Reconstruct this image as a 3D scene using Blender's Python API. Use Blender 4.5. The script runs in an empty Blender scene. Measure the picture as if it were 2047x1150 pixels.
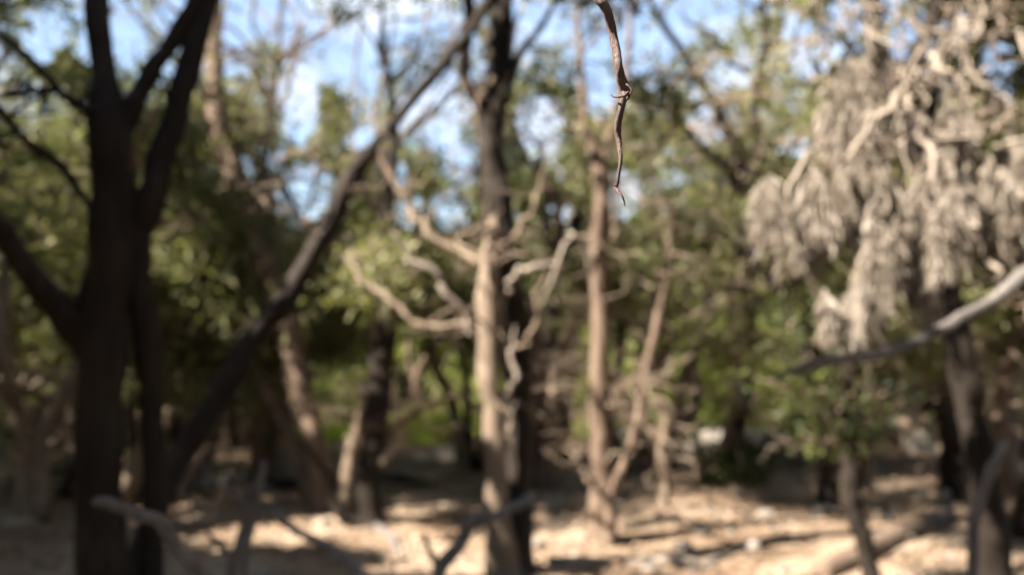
import bpy, math
import numpy as np
from mathutils import Vector

# ------------------------------------------------------------------ camera, sky, sun, exposure
SC = bpy.context.scene
COL = SC.collection
PW, PH, F = 2047.0, 1150.0, 1966.0          # photograph size and focal length in its pixels
CAM_H = 1.3
PITCH = math.atan(125.0 / F)
cam_d = bpy.data.cameras.new('camera')
cam = bpy.data.objects.new('camera', cam_d)
COL.objects.link(cam)
cam.location = (0, 0, CAM_H)
cam.rotation_euler = (math.pi / 2 + PITCH, 0, 0)
cam_d.sensor_width = 36.0
cam_d.lens = 36.0 * F / PW
cam_d.clip_start = 0.05
cam_d.clip_end = 2000
cam_d.dof.use_dof = True
cam_d.dof.focus_distance = 0.5
cam_d.dof.aperture_fstop = 5.5
cam_d.dof.aperture_blades = 0
SC.camera = cam

SUN_EL = math.radians(44)
SUN_XY = Vector((-0.9, -0.43)).normalized()       # towards the sun, on the ground plan
to_sun = Vector((SUN_XY.x * math.cos(SUN_EL), SUN_XY.y * math.cos(SUN_EL), math.sin(SUN_EL)))
sun_d = bpy.data.lights.new('sun', 'SUN')
sun_d.energy = 5.0
sun_d.angle = math.radians(0.53)
sun_d.color = (1.0, 0.92, 0.8)
sun = bpy.data.objects.new('sun', sun_d)
COL.objects.link(sun)
sun.rotation_euler = to_sun.to_track_quat('Z', 'Y').to_euler()

world = bpy.data.worlds.new('World')
SC.world = world
world.use_nodes = True
wn, wl = world.node_tree.nodes, world.node_tree.links
wn.clear()
w_out = wn.new('ShaderNodeOutputWorld')
w_bg = wn.new('ShaderNodeBackground')
w_sky = wn.new('ShaderNodeTexSky')
w_sky.sky_type = 'NISHITA'
w_sky.sun_disc = False
w_sky.sun_elevation = SUN_EL
w_sky.sun_rotation = math.atan2(SUN_XY.x, SUN_XY.y)
w_sky.air_density = 1.0
w_sky.dust_density = 0.4
w_sky.ozone_density = 1.6
w_bg.inputs['Strength'].default_value = 0.05
w_tc = wn.new('ShaderNodeTexCoord')
w_map = wn.new('ShaderNodeMapping')
w_map.inputs['Scale'].default_value = (1.0, 1.0, 2.6)
w_no = wn.new('ShaderNodeTexNoise')
w_no.inputs['Scale'].default_value = 4.5
w_no.inputs['Detail'].default_value = 5.0
w_no.inputs['Roughness'].default_value = 0.6
w_ra = wn.new('ShaderNodeValToRGB')
w_ra.color_ramp.elements[0].position = 0.5
w_ra.color_ramp.elements[0].color = (0.14, 0.14, 0.14, 1)
w_ra.color_ramp.elements[1].position = 0.66
w_ra.color_ramp.elements[1].color = (0.9, 0.9, 0.9, 1)
w_mx = wn.new('ShaderNodeMix')
w_mx.data_type = 'RGBA'
w_mx.inputs[7].default_value = (4.9, 5.3, 6.0, 1)
wl.new(w_tc.outputs['Generated'], w_map.inputs['Vector'])
wl.new(w_map.outputs['Vector'], w_no.inputs['Vector'])
wl.new(w_no.outputs['Fac'], w_ra.inputs['Fac'])
wl.new(w_ra.outputs['Color'], w_mx.inputs['Factor'])
wl.new(w_sky.outputs['Color'], w_mx.inputs[6])
wl.new(w_mx.outputs[2], w_bg.inputs['Color'])
wl.new(w_bg.outputs['Background'], w_out.inputs['Surface'])

vs = SC.view_settings
vs.view_transform = 'Standard'
vs.look = 'None'
vs.exposure = 2.55
vs.gamma = 1.0
SC.render.engine = 'CYCLES'
cy = SC.cycles
cy.use_denoising = True
cy.max_bounces = 6
cy.diffuse_bounces = 1
cy.transmission_bounces = 2
cy.glossy_bounces = 2
cy.use_adaptive_sampling = True
cy.adaptive_threshold = 0.02

# ------------------------------------------------------------------ helpers
def P(px, py, Y):
    """point at distance Y (metres ahead of the camera) seen at photograph pixel px, py"""
    u = (px - PW / 2) / F
    v = (PH / 2 - py) / F
    c, s = math.cos(PITCH), math.sin(PITCH)
    dy, dz = c - v * s, s + v * c
    t = Y / dy
    return np.array([u * t, Y, CAM_H + dz * t])

def project(p):
    p = np.asarray(p)
    c, s = math.cos(PITCH), math.sin(PITCH)
    x, y, z = p[..., 0], p[..., 1], p[..., 2] - CAM_H
    f = np.maximum(y * c + z * s, 1e-3)
    return PW / 2 + F * x / f, PH / 2 - F * (z * c - y * s) / f

def gz(x, y):
    x = np.asarray(x, float); y = np.asarray(y, float)
    z = 0.035 * np.sin(x * 0.9 + 1.3) * np.cos(y * 0.7) + 0.02 * np.sin(x * 2.1 + y * 1.4) + 0.012 * np.sin(x * 4.7 - y * 3.9 + 2)
    return z + 0.022 * np.maximum(0, y - 11) + 0.02 * np.maximum(0, -x - 3)

def gpt(px, py, lift=0.0):
    """where the view through a pixel meets the ground"""
    Y = 3.0
    for _ in range(60):
        p = P(px, py, Y)
        e = p[2] - float(gz(p[0], p[1]))
        slope = (p[2] - CAM_H) / Y
        Y = Y - e / (slope - 1e-6) * 0.7 if abs(e) > 1e-4 else Y
        Y = min(max(Y, 0.5), 60)
    p = P(px, py, Y)
    p[2] = float(gz(p[0], p[1])) + lift
    return p

def catmull(pts, n):
    pts = np.asarray(pts, float)
    m = len(pts)
    if m == 2:
        t = np.linspace(0, 1, n)[:, None]
        return pts[0] * (1 - t) + pts[1] * t
    ext = np.vstack([2 * pts[0] - pts[1], pts, 2 * pts[-1] - pts[-2]])
    u = np.linspace(0, m - 1 - 1e-9, n)
    i = u.astype(int)
    t = (u - i)[:, None]
    a, b, c, d = ext[i], ext[i + 1], ext[i + 2], ext[i + 3]
    return 0.5 * (2 * b + (c - a) * t + (2 * a - 5 * b + 4 * c - d) * t * t + (3 * b - a - 3 * c + d) * t ** 3)

def tube(pts, rad, sides=8, n=None, lobes=0.0, wob=0.0, rng=None):
    """tapered tube, all quads; returns verts, faces"""
    pts = np.asarray(pts, float)
    rad = np.asarray(rad, float)
    if n is None:
        n = max(4, 3 * len(pts))
    c = catmull(pts, n)
    r = np.maximum(np.interp(np.linspace(0, len(pts) - 1, n), np.arange(len(pts)), rad), 2e-4)
    if rng is not None and wob > 0:
        kn = max(3, n // 4)
        xi, xk = np.linspace(0, 1, n), np.linspace(0, 1, kn)
        nz = [np.interp(xi, xk, rng.normal(0, 1, kn)) for _ in range(4)]
        c[1:-1] += np.stack(nz[:3], -1)[1:-1] * wob * 1.2 * r[1:-1, None]
        r = r * (1 + 0.6 * wob * nz[3])
    c = np.vstack([c[:1], c, c[-1:]])
    r = np.concatenate([[1e-4], r, [1e-4]])
    n += 2
    tan = np.gradient(c, axis=0)
    tan[0] = tan[1]; tan[-1] = tan[-2]
    tan /= np.linalg.norm(tan, axis=1)[:, None] + 1e-9
    ref = np.array([0, 1, 0]) if abs(tan[:, 1]).mean() < 0.75 else np.array([1, 0, 0])
    s = np.cross(tan, ref); s /= np.linalg.norm(s, axis=1)[:, None] + 1e-9
    q = np.cross(tan, s)
    a = np.linspace(0, 2 * math.pi, sides, endpoint=False)
    prof = np.ones((n, sides))
    if lobes > 0:
        ph = rng.uniform(0, 6.28, 3) if rng is not None else np.zeros(3)
        tt = np.linspace(0, 3, n)[:, None]
        prof += lobes * (0.5 * np.sin(3 * a + ph[0] + tt) + 0.35 * np.sin(5 * a + ph[1] - tt) + 0.3 * np.sin(8 * a + ph[2]))
    rr = r[:, None] * prof
    v = c[:, None, :] + rr[..., None] * (np.cos(a)[None, :, None] * s[:, None, :] + np.sin(a)[None, :, None] * q[:, None, :])
    i = np.arange(n - 1)[:, None] * sides
    j = np.arange(sides)[None, :]
    k = (j + 1) % sides
    f = np.stack([i + j, i + k, i + sides + k, i + sides + j], -1).reshape(-1, 4)
    return v.reshape(-1, 3), f

class MB:
    def __init__(self):
        self.v, self.f, self.t, self.n = [], [], [], 0
    def add(self, vf, tint=None):
        v, f = vf
        self.v.append(v); self.f.append(f + self.n); self.n += len(v)
        self.t.append(np.full(len(v), 0.5) if tint is None else tint)
        return self
    def build(self, name, m, parent=None, smooth=True, kind=None):
        if not self.v:
            return None
        v = np.vstack(self.v); f = np.vstack(self.f)
        org = np.array(parent['org']) if parent is not None else np.zeros(3)
        me = bpy.data.meshes.new(name)
        me.vertices.add(len(v))
        me.vertices.foreach_set('co', (v - org).astype(np.float32).ravel())
        me.loops.add(f.size)
        me.loops.foreach_set('vertex_index', f.astype(np.int32).ravel())
        me.polygons.add(len(f))
        me.polygons.foreach_set('loop_start', (np.arange(len(f)) * f.shape[1]).astype(np.int32))
        if smooth:
            me.polygons.foreach_set('use_smooth', np.ones(len(f), bool))
        at = me.attributes.new('tint', 'FLOAT', 'POINT')
        at.data.foreach_set('value', np.concatenate(self.t).astype(np.float32))
        me.update(calc_edges=True)
        me.materials.append(m)
        o = bpy.data.objects.new(name, me)
        COL.objects.link(o)
        if parent is not None:
            o.parent = parent
        if kind:
            o['kind'] = kind
        return o

def thing(name, label, cat, loc, group=None):
    o = bpy.data.objects.new(name, None)
    o.empty_display_size = 0.1
    COL.objects.link(o)
    o.location = tuple(float(c) for c in loc)
    o['org'] = [float(c) for c in loc]
    o['label'] = label
    o['category'] = cat
    if group:
        o['group'] = group
    return o

def tag(o, label, cat, group=None, kind=None):
    if label: o['label'] = label
    if cat: o['category'] = cat
    if group: o['group'] = group
    if kind: o['kind'] = kind
    return o

# ------------------------------------------------------------------ materials
def new_mat(name):
    m = bpy.data.materials.new(name)
    m.use_nodes = True
    nt = m.node_tree
    b = nt.nodes['Principled BSDF']
    return m, nt.nodes, nt.links, b

def ramp(nodes, stops):
    r = nodes.new('ShaderNodeValToRGB')
    e = r.color_ramp.elements
    while len(e) < len(stops):
        e.new(0.5)
    for k, (p, c) in enumerate(stops):
        e[k].position = p
        e[k].color = (*c, 1)
    return r

def wood_mat(name, dark, mid, light, scale=18, bump=0.6, stretch=0.18, rough=0.85):
    m, n, l, b = new_mat(name)
    tc = n.new('ShaderNodeTexCoord')
    mp = n.new('ShaderNodeMapping')
    mp.inputs['Scale'].default_value = (1, 1, stretch)
    no = n.new('ShaderNodeTexNoise')
    no.inputs['Scale'].default_value = scale
    no.inputs['Detail'].default_value = 8
    no.inputs['Roughness'].default_value = 0.65
    no2 = n.new('ShaderNodeTexNoise')
    no2.inputs['Scale'].default_value = 3.1
    no2.inputs['Detail'].default_value = 4
    mx = n.new('ShaderNodeMath'); mx.operation = 'MULTIPLY_ADD'
    mx.inputs[1].default_value = 0.6
    mx2 = n.new('ShaderNodeMath'); mx2.operation = 'MULTIPLY'
    mx2.inputs[1].default_value = 0.45
    r = ramp(n, [(0.3, dark), (0.52, mid), (0.72, light)])
    bp = n.new('ShaderNodeBump')
    bp.inputs['Strength'].default_value = bump
    bp.inputs['Distance'].default_value = 0.02
    l.new(tc.outputs['Object'], mp.inputs['Vector'])
    l.new(mp.outputs['Vector'], no.inputs['Vector'])
    l.new(tc.outputs['Object'], no2.inputs['Vector'])
    l.new(no2.outputs['Fac'], mx2.inputs[0])
    l.new(no.outputs['Fac'], mx.inputs[0])
    l.new(mx2.outputs[0], mx.inputs[2])
    l.new(mx.outputs[0], r.inputs['Fac'])
    l.new(r.outputs['Color'], b.inputs['Base Color'])
    l.new(no.outputs['Fac'], bp.inputs['Height'])
    l.new(bp.outputs['Normal'], b.inputs['Normal'])
    b.inputs['Roughness'].default_value = rough
    b.inputs['Specular IOR Level'].default_value = 0.2
    return m

def leaf_mat(name, stops, trans=0.3, tcol=(0.16, 0.2, 0.03), nscale=1.6):
    m, n, l, b = new_mat(name)
    at = n.new('ShaderNodeAttribute'); at.attribute_name = 'tint'
    tc = n.new('ShaderNodeTexCoord')
    no = n.new('ShaderNodeTexNoise')
    no.inputs['Scale'].default_value = nscale
    no.inputs['Detail'].default_value = 3
    ad = n.new('ShaderNodeMath'); ad.operation = 'MULTIPLY_ADD'
    ad.inputs[1].default_value = 0.55
    sc_ = n.new('ShaderNodeMath'); sc_.operation = 'MULTIPLY'; sc_.inputs[1].default_value = 0.5
    r = ramp(n, stops)
    l.new(tc.outputs['Object'], no.inputs['Vector'])
    l.new(no.outputs['Fac'], sc_.inputs[0])
    l.new(at.outputs['Fac'], ad.inputs[0])
    l.new(sc_.outputs[0], ad.inputs[2])
    l.new(ad.outputs[0], r.inputs['Fac'])
    l.new(r.outputs['Color'], b.inputs['Base Color'])
    b.inputs['Roughness'].default_value = 0.55
    b.inputs['Specular IOR Level'].default_value = 0.25
    if trans > 0:
        tr = n.new('ShaderNodeBsdfTranslucent')
        tr.inputs['Color'].default_value = (*tcol, 1)
        ms = n.new('ShaderNodeMixShader')
        ms.inputs[0].default_value = trans
        out = n['Material Output']
        l.new(b.outputs[0], ms.inputs[1])
        l.new(tr.outputs[0], ms.inputs[2])
        l.new(ms.outputs[0], out.inputs['Surface'])
    return m

M = {}
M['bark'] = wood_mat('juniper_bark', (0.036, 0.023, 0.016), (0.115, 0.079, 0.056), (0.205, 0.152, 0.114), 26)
M['bark_dark'] = wood_mat('dark_juniper_bark', (0.007, 0.005, 0.0036), (0.017, 0.012, 0.009), (0.042, 0.031, 0.024), 26)  # shaded copy of the bark, deep shade put into its colour
M['bark_pale'] = wood_mat('pale_juniper_bark', (0.055, 0.038, 0.028), (0.155, 0.114, 0.082), (0.235, 0.183, 0.14), 26)
M['dead'] = wood_mat('grey_dead_wood', (0.11, 0.087, 0.067), (0.225, 0.185, 0.148), (0.31, 0.265, 0.22), 30, 0.4)
M['stick'] = wood_mat('weathered_stick', (0.054, 0.0468, 0.045), (0.12, 0.105, 0.099), (0.24, 0.21, 0.186), 40, 0.4)
M['twig'] = wood_mat('fine_twig_bark', (0.085, 0.06, 0.043), (0.19, 0.143, 0.106), (0.28, 0.22, 0.17), 20, 0.2, 1.0)
M['focus'] = wood_mat('peeling_twig_bark', (0.12, 0.055, 0.04), (0.23, 0.17, 0.155), (0.42, 0.39, 0.4), 320, 1.0, 0.1)
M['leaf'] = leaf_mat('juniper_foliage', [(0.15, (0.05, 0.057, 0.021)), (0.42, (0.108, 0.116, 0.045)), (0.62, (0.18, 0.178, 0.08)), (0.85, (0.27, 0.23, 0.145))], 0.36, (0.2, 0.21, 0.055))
M['leaf_bright'] = leaf_mat('sunny_foliage', [(0.15, (0.07, 0.095, 0.018)), (0.5, (0.165, 0.21, 0.042)), (0.8, (0.26, 0.285, 0.075))], 0.45, (0.28, 0.34, 0.05))  # brighter foliage copy, sunlight put into its colour
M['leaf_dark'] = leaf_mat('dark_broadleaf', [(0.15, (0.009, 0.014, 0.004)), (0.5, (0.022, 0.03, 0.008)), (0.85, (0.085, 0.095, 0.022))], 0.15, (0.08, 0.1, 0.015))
M['grass'] = leaf_mat('grass_blades', [(0.15, (0.1, 0.135, 0.018)), (0.5, (0.17, 0.22, 0.03)), (0.8, (0.25, 0.27, 0.06))], 0.5, (0.3, 0.36, 0.04))
M['spray'] = leaf_mat('dead_foliage', [(0.12, (0.11, 0.085, 0.062)), (0.5, (0.235, 0.195, 0.155)), (0.8, (0.36, 0.31, 0.26))], 0.2, (0.22, 0.17, 0.12), 6)
M['litter'] = leaf_mat('leaf_litter', [(0.12, (0.06, 0.034, 0.022)), (0.4, (0.15, 0.09, 0.056)), (0.6, (0.26, 0.18, 0.122)), (0.8, (0.37, 0.3, 0.23))], 0.0, (0, 0, 0), 0.8)

def stone_mat():
    m, n, l, b = new_mat('limestone')
    tc = n.new('ShaderNodeTexCoord')
    no = n.new('ShaderNodeTexNoise'); no.inputs['Scale'].default_value = 7; no.inputs['Detail'].default_value = 9
    r = ramp(n, [(0.3, (0.09, 0.075, 0.06)), (0.5, (0.17, 0.145, 0.12)), (0.7, (0.25, 0.22, 0.19))])
    bp = n.new('ShaderNodeBump'); bp.inputs['Strength'].default_value = 0.7; bp.inputs['Distance'].default_value = 0.03
    l.new(tc.outputs['Object'], no.inputs['Vector'])
    l.new(no.outputs['Fac'], r.inputs['Fac'])
    l.new(r.outputs['Color'], b.inputs['Base Color'])
    l.new(no.outputs['Fac'], bp.inputs['Height'])
    l.new(bp.outputs['Normal'], b.inputs['Normal'])
    b.inputs['Roughness'].default_value = 0.9
    return m
M['stone'] = stone_mat()

def ground_mat():
    m, n, l, b = new_mat('forest_floor')
    tc = n.new('ShaderNodeTexCoord')
    n1 = n.new('ShaderNodeTexNoise'); n1.inputs['Scale'].default_value = 1.1; n1.inputs['Detail'].default_value = 6; n1.inputs['Roughness'].default_value = 0.65
    n2 = n.new('ShaderNodeTexNoise'); n2.inputs['Scale'].default_value = 24; n2.inputs['Detail'].default_value = 8; n2.inputs['Roughness'].default_value = 0.7
    ad = n.new('ShaderNodeMath'); ad.operation = 'MULTIPLY_ADD'; ad.inputs[1].default_value = 0.55
    sc_ = n.new('ShaderNodeMath'); sc_.operation = 'MULTIPLY'; sc_.inputs[1].default_value = 0.5
    r = ramp(n, [(0.4, (0.085, 0.05, 0.032)), (0.49, (0.2, 0.135, 0.088)), (0.57, (0.33, 0.25, 0.182)), (0.7, (0.39, 0.315, 0.245))])
    bp = n.new('ShaderNodeBump'); bp.inputs['Strength'].default_value = 0.8; bp.inputs['Distance'].default_value = 0.03
    l.new(tc.outputs['Object'], n1.inputs['Vector'])
    l.new(tc.outputs['Object'], n2.inputs['Vector'])
    l.new(n1.outputs['Fac'], sc_.inputs[0])
    l.new(n2.outputs['Fac'], ad.inputs[0])
    l.new(sc_.outputs[0], ad.inputs[2])
    l.new(ad.outputs[0], r.inputs['Fac'])
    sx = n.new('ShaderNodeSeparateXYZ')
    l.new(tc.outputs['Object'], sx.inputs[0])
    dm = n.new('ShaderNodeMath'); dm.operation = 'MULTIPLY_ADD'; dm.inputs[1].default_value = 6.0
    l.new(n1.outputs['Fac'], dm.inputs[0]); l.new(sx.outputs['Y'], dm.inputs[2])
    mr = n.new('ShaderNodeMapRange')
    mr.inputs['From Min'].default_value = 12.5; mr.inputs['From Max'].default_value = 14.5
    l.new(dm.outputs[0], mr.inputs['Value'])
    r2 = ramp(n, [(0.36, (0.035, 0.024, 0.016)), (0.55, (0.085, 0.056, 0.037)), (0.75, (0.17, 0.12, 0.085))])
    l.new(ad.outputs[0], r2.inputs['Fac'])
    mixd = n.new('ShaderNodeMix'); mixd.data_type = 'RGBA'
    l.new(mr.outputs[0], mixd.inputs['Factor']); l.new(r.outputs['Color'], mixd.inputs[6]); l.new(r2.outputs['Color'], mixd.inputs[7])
    l.new(mixd.outputs[2], b.inputs['Base Color'])
    l.new(n2.outputs['Fac'], bp.inputs['Height'])
    l.new(bp.outputs['Normal'], b.inputs['Normal'])
    b.inputs['Roughness'].default_value = 0.95
    b.inputs['Specular IOR Level'].default_value = 0.1
    return m
M['ground'] = ground_mat()

# ------------------------------------------------------------------ ground
def ground():
    a = np.linspace(-1, 1, 260)
    xs = np.sinh(a * 4.6) / math.sinh(4.6) * 400
    yy = np.linspace(-0.62, 1, 300)
    ys = 7 + np.sinh(yy * 4.9) / math.sinh(4.9) * 500
    X, Y = np.meshgrid(xs, ys)
    near = np.exp(-((X / 12) ** 2 + ((Y - 8) / 14) ** 2))
    Z = gz(X, Y) + near * 0.012 * (np.sin(X * 13 + Y * 5) * np.sin(Y * 11 - X * 3))
    v = np.stack([X, Y, Z], -1).reshape(-1, 3)
    nx, ny = len(xs), len(ys)
    i = (np.arange(ny - 1)[:, None] * nx + np.arange(nx - 1)[None, :]).ravel()
    f = np.stack([i, i + 1, i + nx + 1, i + nx], -1)
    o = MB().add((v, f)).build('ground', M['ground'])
    tag(o, 'dry tan forest floor with patches of sun and shade', None, kind='structure')
ground()

# ------------------------------------------------------------------ foliage
HOLES = np.array([  # gaps between the crowns where the sky shows
    (85, 80, 38, 60), (170, 100, 20, 40), (250, 70, 45, 65), (350, 35, 40, 45), (465, 55, 42, 75), (560, 40, 95, 48),
    (655, 105, 80, 62), (600, 205, 42, 95), (545, 315, 24, 28), (480, 335, 26, 32), (610, 385, 65, 60), (720, 270, 28, 32),
    (820, 230, 30, 40), (875, 230, 48, 78), (930, 330, 46, 46), (900, 420, 46, 42), (815, 425, 32, 42), (790, 350, 26, 30),
    (1030, 80, 34, 55), (1100, 40, 55, 42), (1080, 250, 50, 62), (1190, 130, 32, 60), (1265, 100, 32, 62), (1200, 190, 32, 50),
    (1240, 390, 42, 52), (1120, 430, 30, 26), (1340, 60, 42, 60), (1420, 250, 48, 42), (1625, 110, 46, 62), (1590, 60, 26, 32),
    (1690, 30, 36, 42), (1790, 110, 36, 55), (1590, 290, 32, 22), (1920, 60, 32, 32), (1990, 130, 32, 60), (1480, 150, 22, 30)], float)

SUN_DIR = np.array(to_sun)
GAPS = [(gpt(px, py), r * (1.0 if py <= 920 else 0.9 if px < 1000 else 0.72)) for px, py, r in [   # openings in the canopy that let the sun down to the floor
    (430, 965, 0.45), (590, 930, 0.5), (790, 965, 0.4), (560, 1060, 0.55), (700, 1070, 0.55), (840, 1020, 0.4), (880, 1100, 0.5), (1130, 1095, 0.75),
    (1250, 965, 0.5), (1290, 1110, 0.75), (1480, 1090, 0.75), (1640, 1085, 0.7), (1390, 1075, 0.4), (900, 1120, 0.6), (1640, 955, 0.4), (1810, 965, 0.55), (1830, 1010, 0.3), (890, 855, 1.0), (820, 872, 0.6),
    (1150, 868, 0.6), (1485, 895, 0.6), (2020, 1010, 0.4)]]
GAPS += [(P(px, py, Y), r) for px, py, Y, r in [
    (880, 835, 14.2, 1.3), (830, 860, 13.8, 0.9), (1490, 870, 12.3, 0.6), (1240, 60, 0.5, 0.22), (1240, 250, 0.5, 0.2), (645, 820, 8.0, 0.25), (970, 700, 5.8, 0.3), (975, 850, 5.8, 0.3), (1195, 620, 6.9, 0.3), (1240, 760, 9.0, 0.35), (1430, 480, 11, 0.6), (1270, 480, 11, 0.5),
    (1080, 550, 9.5, 0.5), (690, 600, 10, 0.5), (830, 530, 9, 0.5), (690, 700, 11, 0.5), (870, 700, 12, 0.6), (1380, 640, 12, 0.6), (1120, 640, 12, 0.5), (1600, 700, 9, 0.4),
    (1580, 420, 3.7, 0.35), (1700, 560, 3.6, 0.4), (1850, 450, 3.7, 0.5), (1960, 350, 3.8, 0.5), (1700, 250, 3.9, 0.45), (1880, 250, 3.9, 0.45), (1720, 640, 3.6, 0.3),
    (480, 250, 9, 0.6), (650, 250, 9, 0.6), (520, 130, 9, 0.5), (1350, 130, 9, 0.6), (1500, 60, 9, 0.6), (1420, 330, 9, 0.5), (1650, 130, 6, 0.4), (60, 440, 6, 0.25), (140, 400, 6, 0.25),
    (420, 560, 9, 0.4), (350, 500, 9, 0.35), (460, 660, 9, 0.35), (300, 270, 2.8, 0.12), (1150, 300, 8, 0.5), (800, 300, 8, 0.5)]]

_g = np.random.default_rng(21)
GAPS += [(P(_g.uniform(380, 2030), _g.uniform(10, 450), _g.uniform(6.5, 13)), _g.uniform(0.25, 0.42)) for _ in range(26)]
GAPS += [(P(_g.uniform(420, 1950), _g.uniform(430, 830), _g.uniform(11.5, 24)), _g.uniform(0.6, 1.15)) for _ in range(60)]
GAPS += [(P(_g.uniform(1230, 1620), _g.uniform(10, 380), _g.uniform(7, 9.5)), _g.uniform(0.35, 0.6)) for _ in range(18)]
GAPS += [(P(_g.uniform(350, 2030), _g.uniform(450, 850), _g.uniform(8, 14)), _g.uniform(0.2, 0.4)) for _ in range(26)]

GC = np.array([c for c, r in GAPS]); GR = np.array([r for c, r in GAPS])

def keep(p, rng, strength=0.95, gaps=True, margin=5):
    k = np.ones(len(p), bool)
    mid_ = p.mean(0)
    ext = np.linalg.norm(p - mid_, axis=1).max()
    if gaps:
        w = mid_ - GC
        t = w @ SUN_DIR
        dist = np.linalg.norm(w - t[:, None] * SUN_DIR, axis=1)
        for g in np.where((t > 0.3 - ext) & (dist < GR * 1.2 + ext))[0]:
            w = p - GC[g]
            t = w @ SUN_DIR
            dist = np.linalg.norm(w - t[:, None] * SUN_DIR, axis=1)
            k &= ~((t > 0.45) & (dist < GR[g] * rng.uniform(0.75, 1.15, len(p))))
    x, y = project(p)
    for cx, cy_, rx, ry in HOLES:
        if x.max() < cx - rx - margin or x.min() > cx + rx + margin or y.max() < cy_ - ry - margin or y.min() > cy_ + ry + margin:
            continue
        d = ((x - cx) / (rx + margin)) ** 2 + ((y - cy_) / (ry + margin)) ** 2
        k &= ~((d < rng.uniform(0.7, 1.15, len(p))) & (rng.random(len(p)) < strength))
    return k

def clear(q):
    """False where a twig would stand in one of the wide openings"""
    w = q - GC
    t = w @ SUN_DIR
    dist = np.linalg.norm(w - t[:, None] * SUN_DIR, axis=1)
    return not np.any((t > 0.5) & (dist < GR) & (GR > 0.55))

def leaves(mb, rng, centers, cr, per, L, W, up=0.35, flat=0.75, cull=True, gaps=True):
    """clumps of narrow diamond sprays round each centre"""
    K = len(centers)
    if K == 0:
        return
    N = K * per
    c = np.repeat(centers, per, 0)
    crr = np.repeat(cr * rng.uniform(0.6, 1.3, K), per)[:, None]
    off = rng.normal(0, 1, (N, 3)) * 0.5
    off[:, 2] *= flat
    p = c + off * crr
    d = off / (np.linalg.norm(off, axis=1)[:, None] + 1e-6) * 0.8 + rng.normal(0, 0.6, (N, 3))
    d[:, 2] += up
    d /= np.linalg.norm(d, axis=1)[:, None] + 1e-6
    tint = np.clip(np.repeat(rng.normal(0.5, 0.22, K), per) + rng.normal(0, 0.14, N), 0, 1)
    if cull:
        k = keep(p, rng, gaps=gaps)
        p, d, tint = p[k], d[k], tint[k]
        N = len(p)
    if N == 0:
        return
    s = np.cross(d, rng.normal(0, 1, (N, 3)))
    s /= np.linalg.norm(s, axis=1)[:, None] + 1e-6
    l = L * rng.uniform(0.6, 1.4, N)[:, None]
    w = W * rng.uniform(0.7, 1.3, N)[:, None] * 0.5
    nrm = np.cross(d, s)
    v = np.stack([p, p + d * l * 0.5 + s * w, p + d * l + nrm * l * 0.12, p + d * l * 0.5 - s * w], 1).reshape(-1, 3)
    f = np.arange(N * 4).reshape(-1, 4)
    mb.add((v, f), np.repeat(tint, 4))

def kinked(rng, a, b, n=5, amp=0.12, sag=0.0):
    t = np.linspace(0, 1, n)[:, None]
    p = a * (1 - t) + b * t
    ln = np.linalg.norm(b - a)
    p[1:-1] += rng.normal(0, amp * ln, (n - 2, 3)) * np.array([1, 1, 0.8])
    p[:, 2] += -sag * ln * np.sin(np.pi * t[:, 0])
    return p

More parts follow.
